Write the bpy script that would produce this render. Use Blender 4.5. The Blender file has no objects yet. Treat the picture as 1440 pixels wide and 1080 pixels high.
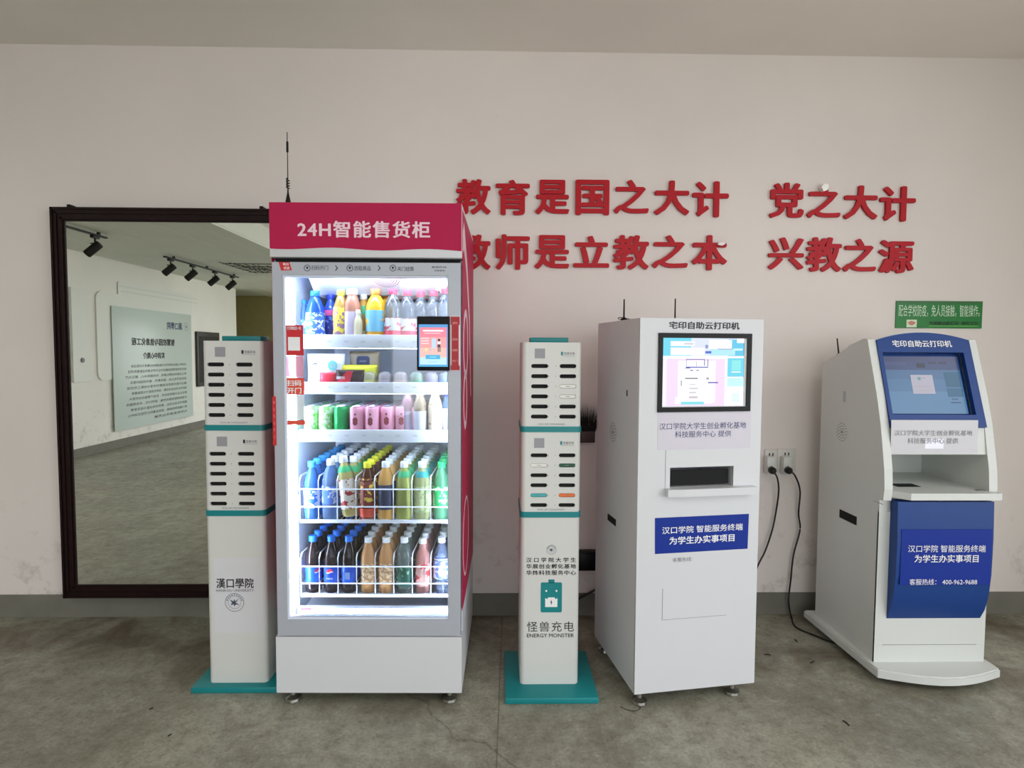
import bpy, bmesh, math, random
from mathutils import Vector, Matrix
random.seed(7)
SC = bpy.context.scene
COL = SC.collection
PI = math.pi

# ------------------------------------------------------------------ camera
CAM_H = 1.35
FPX = 850.0                                   # focal length in pixels of the 1440x1080 frame
YAW, PITCH, ROLL = math.radians(1.137), math.radians(3.03), math.radians(.28)
cF = Vector((math.sin(YAW)*math.cos(PITCH), math.cos(YAW)*math.cos(PITCH), -math.sin(PITCH)))
_r = Vector((math.cos(YAW), -math.sin(YAW), 0)); _u = _r.cross(cF)
cR = _r*math.cos(ROLL) + _u*math.sin(ROLL)
cU = _u*math.cos(ROLL) - _r*math.sin(ROLL)
cam_d = bpy.data.cameras.new('camera'); cam = bpy.data.objects.new('camera', cam_d); COL.objects.link(cam)
cam_d.sensor_fit = 'HORIZONTAL'; cam_d.sensor_width = 36; cam_d.lens = 36*FPX/1440; cam_d.clip_start = .05
m = Matrix.Identity(4)
for i, ax in enumerate((cR, cU, -cF)):
    for j in range(3): m[j][i] = ax[j]
m.translation = Vector((0, 0, CAM_H))
cam.matrix_world = m
SC.camera = cam

# ------------------------------------------------------------------ world, exposure
SC.view_settings.view_transform = 'Standard'; SC.view_settings.look = 'None'
SC.view_settings.gamma = 1; SC.view_settings.use_curve_mapping = False
SC.view_settings.exposure = 0.0
SC.cycles.use_denoising = True
SC.cycles.max_bounces = 10; SC.cycles.transparent_max_bounces = 24; SC.cycles.diffuse_bounces = 8
SC.cycles.sample_clamp_indirect = 8
SC.cycles.caustics_reflective = False; SC.cycles.caustics_refractive = False
w = bpy.data.worlds.new('sky'); SC.world = w; w.use_nodes = True
bg = w.node_tree.nodes['Background']
bg.inputs[0].default_value = (.93, .965, 1.0, 1); bg.inputs[1].default_value = 3.9

def portal(name, loc, rot, sx, sy):
    l = bpy.data.lights.new(name, 'AREA'); l.shape = 'RECTANGLE'; l.size = sx; l.size_y = sy
    l.cycles.is_portal = True
    o = bpy.data.objects.new(name, l); COL.objects.link(o); o.location = loc; o.rotation_euler = rot
    return o
XR, XL, YW, YB, ZC, ZL = 3.1, -5.28, 3.04, -4.4, 2.82, 2.58
XLOW = -2.79                                   # edge of the lower ceiling
# daylight portals in the window openings (right wall, rear glazing)
RW_Y0, RW_Y1, RW_Z0, RW_Z1 = -4.2, 1.5, .04, 2.74
BK_X0, BK_X1, BK_Z1 = -2.1, 2.9, 2.74
portal('daylight_right', (XR+.1, (RW_Y0+RW_Y1)/2, (RW_Z0+RW_Z1)/2), (0, math.radians(90), 0), RW_Z1-RW_Z0, RW_Y1-RW_Y0)
portal('daylight_rear', ((BK_X0+BK_X1)/2, YB-.1, BK_Z1/2), (math.radians(90), 0, 0), BK_X1-BK_X0, BK_Z1)

portal('daylight_corridor', (BK_X0-.25, (-8.0+YB)/2-.1, 1.3), (0, math.radians(90), 0), 2.5, 3.2)
for i, (x, y, wt) in enumerate(((-1.3, .2, 13), (1.4, -.2, 10), (-3.9, 1.2, 10))):      # added unseen fill lights under the ceilings, brightening kiosk sides, floor and left wall
    l = bpy.data.lights.new('fill_light', 'AREA'); l.shape = 'RECTANGLE'; l.size = 1.2; l.size_y = .3; l.energy = wt; l.color = (1, .98, .95)
    o = bpy.data.objects.new('fill_light', l); COL.objects.link(o); o.location = (x, y, (2.56 if x < -2.7 else 2.80))
# ------------------------------------------------------------------ helpers
def s2l(c):
    return tuple((x/255/12.92 if x/255 <= .04045 else ((x/255+.055)/1.055)**2.4) for x in c)
MATS = {}
def mat(name, rgb, rough=.5, metal=0, trans=0, ior=1.45, emit=None, es=0, alpha=1, noise=0, nscale=8, coat=0, spec=.5, bump=0):
    if name in MATS: return MATS[name]
    m = bpy.data.materials.new(name); m.use_nodes = True; nt = m.node_tree
    b = nt.nodes['Principled BSDF']; c = s2l(rgb) + (1,)
    b.inputs['Base Color'].default_value = c; b.inputs['Roughness'].default_value = rough
    b.inputs['Metallic'].default_value = metal; b.inputs['Transmission Weight'].default_value = trans
    b.inputs['IOR'].default_value = ior; b.inputs['Alpha'].default_value = alpha
    b.inputs['Coat Weight'].default_value = coat; b.inputs['Specular IOR Level'].default_value = spec
    if emit is not None:
        b.inputs['Emission Color'].default_value = s2l(emit) + (1,); b.inputs['Emission Strength'].default_value = es
    if noise or bump:
        tc = nt.nodes.new('ShaderNodeTexCoord'); n = nt.nodes.new('ShaderNodeTexNoise')
        n.inputs['Scale'].default_value = nscale; n.inputs['Detail'].default_value = 5
        nt.links.new(tc.outputs['Object'], n.inputs['Vector'])
        if noise:
            r = nt.nodes.new('ShaderNodeMapRange'); r.inputs[1].default_value = .3; r.inputs[2].default_value = .7
            r.inputs[3].default_value = 1-noise; r.inputs[4].default_value = 1
            nt.links.new(n.outputs[0], r.inputs[0])
            mx = nt.nodes.new('ShaderNodeMix'); mx.data_type = 'RGBA'; mx.blend_type = 'MULTIPLY'
            mx.inputs[0].default_value = 1; mx.inputs[6].default_value = c
            nt.links.new(r.outputs[0], mx.inputs[7]); nt.links.new(mx.outputs[2], b.inputs['Base Color'])
        if bump:
            bp = nt.nodes.new('ShaderNodeBump'); bp.inputs['Strength'].default_value = bump; bp.inputs['Distance'].default_value = .002
            nt.links.new(n.outputs[0], bp.inputs['Height']); nt.links.new(bp.outputs[0], b.inputs['Normal'])
    MATS[name] = m; return m

def clear_mat(name, rgb, opacity=.25, gloss=.5, rough=.05):
    """thin clear plastic or glass: tinted see-through skin with a fresnel sheen"""
    if name in MATS: return MATS[name]
    m = bpy.data.materials.new(name); m.use_nodes = True; nt = m.node_tree; nt.nodes.clear()
    out = nt.nodes.new('ShaderNodeOutputMaterial')
    tr = nt.nodes.new('ShaderNodeBsdfTransparent'); tr.inputs[0].default_value = s2l(rgb) + (1,)
    df = nt.nodes.new('ShaderNodeBsdfDiffuse'); df.inputs[0].default_value = s2l(rgb) + (1,)
    gl = nt.nodes.new('ShaderNodeBsdfGlossy'); gl.inputs[1].default_value = rough
    m1 = nt.nodes.new('ShaderNodeMixShader'); m1.inputs[0].default_value = opacity
    nt.links.new(tr.outputs[0], m1.inputs[1]); nt.links.new(df.outputs[0], m1.inputs[2])
    fr = nt.nodes.new('ShaderNodeFresnel'); fr.inputs[0].default_value = 1.45
    mu = nt.nodes.new('ShaderNodeMath'); mu.operation = 'MULTIPLY'; mu.inputs[1].default_value = gloss*1.6
    nt.links.new(fr.outputs[0], mu.inputs[0])
    m2 = nt.nodes.new('ShaderNodeMixShader'); nt.links.new(mu.outputs[0], m2.inputs[0])
    nt.links.new(m1.outputs[0], m2.inputs[1]); nt.links.new(gl.outputs[0], m2.inputs[2])
    nt.links.new(m2.outputs[0], out.inputs[0])
    MATS[name] = m; return m

def link(name, me, parent=None):
    o = bpy.data.objects.new(name, me); COL.objects.link(o)
    if parent is not None: o.parent = parent
    return o
def tag(o, label=None, cat=None, group=None, kind=None):
    if label: o['label'] = label
    if cat: o['category'] = cat
    if group: o['group'] = group
    if kind: o['kind'] = kind
    return o
def empty(name, loc, rz=0, **k):
    o = bpy.data.objects.new(name, None); o.empty_display_size = .05; COL.objects.link(o)
    o.location = loc; o.rotation_euler = (0, 0, rz)
    return tag(o, **k)

class MB:
    """collects shapes and links them as one mesh object"""
    def __init__(s): s.v = []; s.f = []; s.mi = []; s.cur = 0
    def quad(s, a, b, c, d):
        n = len(s.v); s.v += [a, b, c, d]; s.f.append((n, n+1, n+2, n+3)); s.mi.append(s.cur)
    def box(s, x0, x1, y0, y1, z0, z1, bev=0):
        if bev:
            bm = bmesh.new(); bmesh.ops.create_cube(bm, size=1)
            for v in bm.verts: v.co = Vector(((x0+x1)/2+v.co.x*(x1-x0), (y0+y1)/2+v.co.y*(y1-y0), (z0+z1)/2+v.co.z*(z1-z0)))
            bmesh.ops.bevel(bm, geom=list(bm.edges), offset=bev, segments=2, affect='EDGES', profile=.5)
            s.add_bm(bm); return s
        n = len(s.v)
        s.v += [(x0,y0,z0),(x1,y0,z0),(x1,y1,z0),(x0,y1,z0),(x0,y0,z1),(x1,y0,z1),(x1,y1,z1),(x0,y1,z1)]
        for f in ((0,3,2,1),(4,5,6,7),(0,1,5,4),(1,2,6,5),(2,3,7,6),(3,0,4,7)):
            s.f.append(tuple(n+i for i in f)); s.mi.append(s.cur)
        return s
    def add_bm(s, bm):
        n = len(s.v); bm.verts.index_update()
        s.v += [tuple(v.co) for v in bm.verts]
        for f in bm.faces: s.f.append(tuple(n+v.index for v in f.verts)); s.mi.append(s.cur)
        bm.free()
    def lathe(s, prof, cx=0, cy=0, seg=20, z0=0):
        n = len(s.v); k = len(prof)
        for (r, z) in prof:
            for i in range(seg):
                a = 2*PI*i/seg; s.v.append((cx+r*math.cos(a), cy+r*math.sin(a), z0+z))
        for j in range(k-1):
            for i in range(seg):
                a, b = n+j*seg+i, n+j*seg+(i+1) % seg
                s.f.append((a, b, b+seg, a+seg)); s.mi.append(s.cur)
        if prof[0][0] > 1e-5: s.f.append(tuple(n+i for i in reversed(range(seg)))); s.mi.append(s.cur)
        if prof[-1][0] > 1e-5: s.f.append(tuple(n+(k-1)*seg+i for i in range(seg))); s.mi.append(s.cur)
        return s
    def prism(s, pts, a0, a1, axis='y'):
        """polygon pts in the plane across `axis`, extruded from a0 to a1"""
        def P(p, a):
            return {'y': (p[0], a, p[1]), 'x': (a, p[0], p[1]), 'z': (p[0], p[1], a)}[axis]
        n = len(s.v); k = len(pts)
        s.v += [P(p, a0) for p in pts] + [P(p, a1) for p in pts]
        s.f.append(tuple(range(n, n+k))); s.mi.append(s.cur)
        s.f.append(tuple(reversed(range(n+k, n+2*k)))); s.mi.append(s.cur)
        for i in range(k):
            j = (i+1) % k; s.f.append((n+i, n+k+i, n+k+j, n+j)); s.mi.append(s.cur)
        return s
    def tube(s, pts, r, seg=8):
        pts = [Vector(p) for p in pts]; n = len(s.v); k = len(pts)
        up = Vector((0, 0, 1))
        for i, p in enumerate(pts):
            t = (pts[min(i+1, k-1)] - pts[max(i-1, 0)]).normalized()
            q = t.cross(up)
            if q.length < .05: q = t.cross(Vector((1, 0, 0)))
            q.normalize(); q2 = t.cross(q)
            for a in range(seg):
                t_ = 2*PI*a/seg; s.v.append(tuple(p + q*r*math.cos(t_) + q2*r*math.sin(t_)))
        for j in range(k-1):
            for i in range(seg):
                a, b = n+j*seg+i, n+j*seg+(i+1) % seg
                s.f.append((a, b, b+seg, a+seg)); s.mi.append(s.cur)
        s.f.append(tuple(n+i for i in range(seg))); s.mi.append(s.cur)
        s.f.append(tuple(n+(k-1)*seg+i for i in reversed(range(seg)))); s.mi.append(s.cur)
        return s
    def mesh(s, name, mats, smooth=False, angle=35, weld=False):
        me = bpy.data.meshes.new(name); me.from_pydata(s.v, [], s.f)
        if not isinstance(mats, (list, tuple)): mats = [mats]
        for mm in mats: me.materials.append(mm)
        me.polygons.foreach_set('material_index', s.mi)
        bm = bmesh.new(); bm.from_mesh(me)
        if weld: bmesh.ops.remove_doubles(bm, verts=bm.verts, dist=1e-5)
        bmesh.ops.recalc_face_normals(bm, faces=bm.faces); bm.to_mesh(me); bm.free()
        if smooth:
            me.polygons.foreach_set('use_smooth', [True]*len(me.polygons))
            me.set_sharp_from_angle(angle=math.radians(angle))
        me.update(); return me
    def build(s, name, mats, parent=None, smooth=False, angle=35):
        return link(name, s.mesh(name, mats, smooth, angle), parent)
def bx(name, m, parent, x0, x1, y0, y1, z0, z1, bev=0):
    return MB().box(x0, x1, y0, y1, z0, z1, bev).build(name, m, parent, smooth=bool(bev))
def rrect(x0, x1, z0, z1, r, n=4):
    p = []
    for cx, cz, a0 in ((x1-r, z0+r, -90), (x1-r, z1-r, 0), (x0+r, z1-r, 90), (x0+r, z0+r, 180)):
        for i in range(n+1):
            a = math.radians(a0 + 90*i/n); p.append((cx+r*math.cos(a), cz+r*math.sin(a)))
    return p
def spl_curve(splines, depth):
    c = bpy.data.curves.new('cut', 'CURVE'); c.dimensions = '2D'; c.fill_mode = 'BOTH'; c.extrude = depth/2
    for pts in splines:
        sp = c.splines.new('POLY'); sp.points.add(len(pts)-1); sp.use_cyclic_u = True
        for i, p in enumerate(pts): sp.points[i].co = (p[0], p[1], 0, 1)
    o = bpy.data.objects.new('cut', c); me = bpy.data.meshes.new_from_object(o)
    bpy.data.objects.remove(o); bpy.data.curves.remove(c); return me
def basis(kind):
    """columns u, v, n of a drawing plane: front faces -y, left faces -x, room faces +x"""
    return {'front': Matrix(((1,0,0),(0,0,-1),(0,1,0))), 'room': Matrix(((0,0,1),(1,0,0),(0,1,0))),
            'right': Matrix(((0,0,1),(1,0,0),(0,1,0))), 'left': Matrix(((0,0,-1),(-1,0,0),(0,1,0)))}[kind]
def holed(name, m, parent, splines, y0, depth, smooth=False):
    """plate with holes, standing in the x-z plane with its front at y0"""
    me = spl_curve(splines, depth); me.materials.append(m)
    me.transform(Matrix.Translation((0, y0+depth/2, 0)) @ basis('front').to_4x4())
    return link(name, me, parent)

_fc = bpy.data.curves.new('lettering', 'FONT'); _fo = bpy.data.objects.new('lettering', _fc)
def glyphs(body, bold=0, depth=0, res=3, space=1.0):
    """filled outlines; a bolder weight is made of copies shifted by a hair"""
    _fc.body = body; _fc.offset = 0; _fc.extrude = 0; _fc.resolution_u = res; _fc.space_character = space
    COL.objects.link(_fo); bpy.context.view_layer.update()
    me = bpy.data.meshes.new_from_object(_fo.evaluated_get(bpy.context.evaluated_depsgraph_get()))
    COL.objects.unlink(_fo)
    if bold >= .01:
        V = [v.co.copy() for v in me.vertices]; Fc = [tuple(p.vertices) for p in me.polygons]; nv, nf = [], []
        sh = [(0, 0), (1, 0), (-1, 0), (0, 1), (0, -1)] + ([(.7, .7), (-.7, .7), (.7, -.7), (-.7, -.7)] if bold > .021 else [])
        for k, (dx, dy) in enumerate(sh):
            n = len(nv); nv += [(v.x+dx*bold, v.y+dy*bold*.68, k*4e-5) for v in V]; nf += [tuple(n+i for i in f) for f in Fc]
        bpy.data.meshes.remove(me); me = bpy.data.meshes.new('lettering'); me.from_pydata(nv, [], nf)
    me.materials.clear(); return me
def text(name, body, m, parent, x0, x1, z0, z1, y=0, plane='front', bold=.012, depth=0, space=1.0, res=2, org=None, M=None, keep=False, skew=0):
    """lettering fitted to the box x0..x1, z0..z1 of a plane at offset y"""
    me = glyphs(body, bold, 0, res, space)
    xs = [v.co.x for v in me.vertices]; ys = [v.co.y for v in me.vertices]
    a, b, c, d = min(xs), max(xs), min(ys), max(ys)
    sx, sz = (x1-x0)/(b-a), (z1-z0)/(d-c)
    if keep: sx = sz = min(sx, sz)
    for v in me.vertices:
        u = x0+(v.co.x-a)*sx; t = z0+(v.co.y-c)*sz
        v.co = Vector((u + skew*(t-z0), t, v.co.z))
    if depth:
        bm = bmesh.new(); bm.from_mesh(me)
        r = bmesh.ops.extrude_face_region(bm, geom=list(bm.faces))
        for g in r['geom']:
            if isinstance(g, bmesh.types.BMVert): g.co.z += depth
        bmesh.ops.recalc_face_normals(bm, faces=bm.faces); bm.to_mesh(me); bm.free()
    me.materials.append(m)
    if M is None:
        B = basis(plane); n = B @ Vector((0, 0, 1))
        M = Matrix.Translation(n*y) @ B.to_4x4() if plane != 'front' else Matrix.Translation((0, y, 0)) @ B.to_4x4()
    me.transform(M)
    return link(name, me, parent)

def ray(px, py): return cF + cR*((px-720)/FPX) + cU*((540-py)/FPX)
class Frame:
    """measures a point of the photograph on an upright plane of a thing's own frame"""
    def __init__(s, org, ang): s.o = Vector(org); s.u = Vector((math.cos(ang), math.sin(ang), 0)); s.v = Vector((-math.sin(ang), math.cos(ang), 0))
    def f(s, px, py, off=0):
        d = ray(px, py); n = s.v; O = s.o + n*off; t = (O-Vector((0,0,CAM_H))).dot(n)/d.dot(n)
        P = Vector((0,0,CAM_H))+d*t - s.o; return P.dot(s.u), P.z + s.o.z
    def r(s, x0, y0, x1, y1, off=0):
        """rectangle u0,u1,z0,z1 from two corners"""
        a = s.f(x0, y0, off); b = s.f(x1, y1, off); return a[0], b[0], b[1], a[1]

# ------------------------------------------------------------------ materials
def wall_mat(name, rgb, dirt=.12):
    m = bpy.data.materials.new(name); m.use_nodes = True; nt = m.node_tree; N = nt.nodes.new; L = nt.links.new
    b = nt.nodes['Principled BSDF']; b.inputs['Roughness'].default_value = .75
    tc = N('ShaderNodeTexCoord')
    n1 = N('ShaderNodeTexNoise'); n1.inputs['Scale'].default_value = 1.1; n1.inputs['Detail'].default_value = 6; L(tc.outputs['Object'], n1.inputs[0])
    n2 = N('ShaderNodeTexNoise'); n2.inputs['Scale'].default_value = 9; n2.inputs['Detail'].default_value = 8; n2.inputs['Roughness'].default_value = .7; L(tc.outputs['Object'], n2.inputs[0])
    cr = N('ShaderNodeValToRGB'); e = cr.color_ramp.elements
    e[0].position = .3; e[0].color = s2l([int(c*.965) for c in rgb])+(1,); e[1].position = .7; e[1].color = s2l(rgb)+(1,)
    L(n1.outputs[0], cr.inputs[0])
    # scuffs and grime low on the wall
    sx = N('ShaderNodeSeparateXYZ'); L(tc.outputs['Object'], sx.inputs[0])
    mr = N('ShaderNodeMapRange'); mr.inputs[1].default_value = .1; mr.inputs[2].default_value = .75; mr.inputs[3].default_value = 1; mr.inputs[4].default_value = 0
    L(sx.outputs[2], mr.inputs[0])
    r2 = N('ShaderNodeMapRange'); r2.inputs[1].default_value = .54; r2.inputs[2].default_value = .72; L(n2.outputs[0], r2.inputs[0])
    mu = N('ShaderNodeMath'); mu.operation = 'MULTIPLY'; L(mr.outputs[0], mu.inputs[0]); L(r2.outputs[0], mu.inputs[1])
    mu2 = N('ShaderNodeMath'); mu2.operation = 'MULTIPLY'; mu2.inputs[1].default_value = .55; L(mu.outputs[0], mu2.inputs[0])
    r3 = N('ShaderNodeMapRange'); r3.inputs[1].default_value = .68; r3.inputs[2].default_value = .78; r3.inputs[4].default_value = dirt; L(n2.outputs[0], r3.inputs[0])
    ad = N('ShaderNodeMath'); ad.operation = 'ADD'; L(mu2.outputs[0], ad.inputs[0]); L(r3.outputs[0], ad.inputs[1])
    mx = N('ShaderNodeMix'); mx.data_type = 'RGBA'; L(ad.outputs[0], mx.inputs[0]); L(cr.outputs[0], mx.inputs[6]); mx.inputs[7].default_value = s2l((120, 112, 98))+(1,)
    L(mx.outputs[2], b.inputs['Base Color'])
    bp = N('ShaderNodeBump'); bp.inputs['Strength'].default_value = .12; bp.inputs['Distance'].default_value = .004; L(n2.outputs[0], bp.inputs['Height']); L(bp.outputs[0], b.inputs['Normal'])
    return m
def floor_mat():
    m = bpy.data.materials.new('concrete_floor'); m.use_nodes = True; nt = m.node_tree; N = nt.nodes.new; L = nt.links.new
    b = nt.nodes['Principled BSDF']
    tc = N('ShaderNodeTexCoord')
    def noise(sc, det=8, rg=.6, dist=0):
        n = N('ShaderNodeTexNoise'); n.inputs['Scale'].default_value = sc; n.inputs['Detail'].default_value = det
        n.inputs['Roughness'].default_value = rg; n.inputs['Distortion'].default_value = dist; L(tc.outputs['Object'], n.inputs[0]); return n.outputs[0]
    a = noise(1.6, 8, .62, .4); c = noise(13, 8, .75); d = noise(90, 4, .7)
    r = N('ShaderNodeValToRGB'); e = r.color_ramp.elements
    e[0].position = .28; e[0].color = s2l((132, 131, 116))+(1,); e[1].position = .72; e[1].color = s2l((176, 175, 158))+(1,)
    x = e.new(.5); x.color = s2l((154, 153, 138))+(1,)
    L(a, r.inputs[0])
    def mixc(fac, base, col, blend='MIX'):
        q = N('ShaderNodeMix'); q.data_type = 'RGBA'; q.blend_type = blend
        if isinstance(fac, float): q.inputs[0].default_value = fac
        else: L(fac, q.inputs[0])
        L(base, q.inputs[6])
        if isinstance(col, tuple): q.inputs[7].default_value = s2l(col)+(1,)
        else: L(col, q.inputs[7])
        return q.outputs[2]
    def rng(v, lo, hi, o0, o1):
        q = N('ShaderNodeMapRange'); q.inputs[1].default_value = lo; q.inputs[2].default_value = hi; q.inputs[3].default_value = o0; q.inputs[4].default_value = o1; L(v, q.inputs[0]); return q.outputs[0]
    col = mixc(rng(c, .5, .7, 0, .7), r.outputs[0], (104, 98, 80))
    col = mixc(rng(c, .48, .3, 0, .5), col, (196, 194, 176))
    col = mixc(rng(d, .4, .75, 0, .45), col, (88, 86, 70))
    col = mixc(rng(noise(38, 6, .8), .52, .64, 0, .5), col, (98, 92, 74))
    col = mixc(rng(noise(55, 6, .8, .3), .55, .68, 0, .35), col, (206, 204, 188))
    # brown rust-like stains, mostly near the wall
    s = noise(2.3, 6, .6, .8)
    sp = N('ShaderNodeSeparateXYZ'); L(tc.outputs['Object'], sp.inputs[0])
    near = rng(sp.outputs[1], 1.9, 3.0, .25, 1)
    mu = N('ShaderNodeMath'); mu.operation = 'MULTIPLY'; L(rng(s, .45, .62, 0, .9), mu.inputs[0]); L(near, mu.inputs[1])
    col = mixc(mu.outputs[0], col, (84, 68, 52))
    # hairline joint and cracks
    v = N('ShaderNodeTexVoronoi'); v.feature = 'DISTANCE_TO_EDGE'; v.inputs['Scale'].default_value = .55
    wn = N('ShaderNodeTexNoise'); wn.inputs['Scale'].default_value = 2.2; wn.inputs['Detail'].default_value = 8; L(tc.outputs['Object'], wn.inputs[0])
    wm = N('ShaderNodeMix'); wm.data_type = 'RGBA'; wm.inputs[0].default_value = .35; L(tc.outputs['Object'], wm.inputs[6]); L(wn.outputs[1], wm.inputs[7]); L(wm.outputs[2], v.inputs[0])
    col = mixc(rng(v.outputs[0], 0, .0035, .5, 0), col, (60, 58, 46))
    sc_ = noise(34, 3, .5, 2.2)                              # small dark scuffs and chips
    col = mixc(rng(sc_, .70, .76, 0, .65), col, (58, 52, 42))
    # straight saw-cut joint running towards the wall
    jt = N('ShaderNodeMath'); jt.operation = 'ADD'; L(sp.outputs[0], jt.inputs[0]); jm = N('ShaderNodeMath'); jm.operation = 'MULTIPLY'; jm.inputs[1].default_value = -.02; L(sp.outputs[1], jm.inputs[0]); L(jm.outputs[0], jt.inputs[1])
    ja = N('ShaderNodeMath'); ja.operation = 'ADD'; ja.inputs[1].default_value = .045; L(jt.outputs[0], ja.inputs[0]); jb = N('ShaderNodeMath'); jb.operation = 'ABSOLUTE'; L(ja.outputs[0], jb.inputs[0])
    col = mixc(rng(jb.outputs[0], .001, .0035, .55, 0), col, (60, 56, 44))
    L(col, b.inputs['Base Color'])
    L(rng(c, .3, .7, .3, .5), b.inputs['Roughness'])
    bp = N('ShaderNodeBump'); bp.inputs['Strength'].default_value = .15; bp.inputs['Distance'].default_value = .003; L(c, bp.inputs['Height']); L(bp.outputs[0], b.inputs['Normal'])
    return m
M_wall = wall_mat('painted_plaster', (230, 221, 217))
M_wall2 = wall_mat('painted_plaster_plain', (238, 235, 228), .05)
M_ceil = mat('ceiling_paint', (238, 233, 226), .8, noise=.06, nscale=1.5)
M_ceil_low = mat('grey_ceiling_board', (222, 224, 214), .8, noise=.05, nscale=2)
M_floor = floor_mat()
M_base = mat('grey_skirting_paint', (122, 120, 110), .6, noise=.2, nscale=7)
M_olive = mat('olive_wall', (168, 158, 108), .8, noise=.1)
M_wood = mat('dark_wood', (32, 12, 13), .5, noise=.4, nscale=30, spec=.25)
M_mirror = mat('mirror_silver', (234, 235, 230), .0, metal=1)
M_white = mat('white_powder_coat', (210, 211, 215), .38, noise=.02, nscale=3)
M_offw = mat('warm_white_plastic', (212, 212, 209), .4)
M_silver = mat('silver_grey_door', (176, 180, 190), .4, metal=.15)
M_pink = mat('magenta_print', (178, 14, 72), .5, spec=.3)
M_pinkw = mat('white_print', (236, 214, 224), .35)
M_black = mat('black_plastic', (12, 12, 14), .4, spec=.25)
M_dark = mat('dark_void', (6, 6, 7), .8)
M_steel = mat('brushed_steel', (190, 188, 182), .25, metal=1)
M_teal = mat('teal_plastic', (20, 128, 132), .4)
M_red = mat('red_letter_acrylic', (178, 10, 28), .45, spec=.3)
M_redst = mat('red_sticker', (200, 40, 48), .4)
M_blue = mat('blue_plastic', (20, 60, 128), .4, spec=.4)
M_blue2 = mat('royal_blue_print', (10, 44, 140), .5, spec=.3)
M_liner = mat('fridge_liner', (208, 214, 224), .4)
M_rubber = mat('black_rubber', (14, 13, 14), .5)
M_ink = mat('black_ink', (22, 22, 26), .5)
M_inkb = mat('blue_ink', (40, 50, 105), .5)
M_inkw = mat('white_ink', (238, 238, 240), .5)
M_inkg = mat('grey_ink', (128, 126, 132), .5)
M_paper = mat('lilac_tinted_film', (206, 200, 212), .35)
M_glass = clear_mat('door_glass', (246, 250, 252), .0, .75, .02)

# ------------------------------------------------------------------ room shell
def struct(name, m, *boxes, label=None):
    b = MB()
    for q in boxes: b.box(*q)
    o = b.build(name, m); o['kind'] = 'structure'
    if label: o['label'] = label
    return o
struct('floor', M_floor, (-8.2, XR+.2, -8.2, YW+.1, -.1, 0))
struct('wall_front', M_wall, (XL-.2, XR+.2, YW, YW+.15, 0, 3.0))
struct('wall_left', M_wall2, (XL-.15, XL, -6.26, YW, 0, 2.7))
struct('wall_rear_corridor', M_olive, (-8.2, BK_X0-.45, -8.2, -8.0, 0, 2.8))
struct('wall_corridor_end', M_olive, (-8.35, -8.2, -8.2, -6.0, 0, 2.8), (-8.2, XL-.15, -6.26, -6.1, 0, 2.8))
struct('wall_right', M_wall2, (XR, XR+.15, RW_Y1, YW, 0, 3.0), (XR, XR+.15, YB-.2, RW_Y0, 0, 3.0),
       (XR, XR+.15, RW_Y0, RW_Y1, 0, RW_Z0), (XR, XR+.15, RW_Y0, RW_Y1, RW_Z1, 3.0))
struct('wall_rear', M_wall2, (BK_X0-.45, BK_X0, YB-.2, YB, 0, 3.0), (BK_X1, XR+.15, YB-.2, YB, 0, 3.0),
       (BK_X0, BK_X1, YB-.2, YB, BK_Z1, 3.0))
struct('ceiling', M_ceil, (XLOW, XR+.2, YB-.3, YW+.1, ZC, ZC+.15))
cl = struct('ceiling_lower', M_ceil_low, (XL-3.0, XLOW, -8.2, YW+.1, ZL+.02, ZL+.4), (XLOW, BK_X0-.3, -8.2, YB-.2, ZL+.02, ZL+.4))
xs_ = [XL, -4.75, -3.98, -3.38, -2.98, XLOW]
ys_ = [3.04, .6, -2.4, -5.4, -8.0]
for i in range(5):
    for j in range(4):
        p = bx('ceiling_board', M_ceil_low, cl, xs_[i]+.009, xs_[i+1]-.009, ys_[j+1]+.003, ys_[j]-.003, ZL, ZL+.02)
struct('baseboard_front', M_base, (XL, XR, YW-.006, YW, 0, .115))
struct('baseboard_left', M_base, (XL, XL+.006, -6.26, YW-.01, 0, .115))
struct('baseboard_right', M_base, (XR-.006, XR, YB, YW-.01, 0, .115))
# window frames in the two openings
M_alu = mat('white_window_frame', (205, 207, 208), .4)
wf = MB()
for i in range(5):
    y = RW_Y0+(RW_Y1-RW_Y0)*i/4; wf.box(XR+.04, XR+.09, y-.025, y+.025, RW_Z0, RW_Z1)
for z in (RW_Z0+.02, 1.9, RW_Z1-.02): wf.box(XR+.04, XR+.09, RW_Y0, RW_Y1, z-.02, z+.02)
wf.build('window_1', M_alu)['kind'] = 'structure'
wf = MB()
for i in range(5):
    x = BK_X0+(BK_X1-BK_X0)*i/4; wf.box(x-.03, x+.03, YB-.09, YB-.04, 0, BK_Z1)
for z in (.03, 2.1, BK_Z1-.02): wf.box(BK_X0, BK_X1, YB-.09, YB-.04, z-.025, z+.025)
wf.build('window_2', M_alu)['kind'] = 'structure'
M_ground = mat('outdoor_paving', (214, 212, 206), .9)
struct('ground_outside', M_ground, (XR+.2, 16, -16, 8, -.12, -.02), (-2.3, XR+.2, -16, YB-.2, -.12, -.02))

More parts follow.
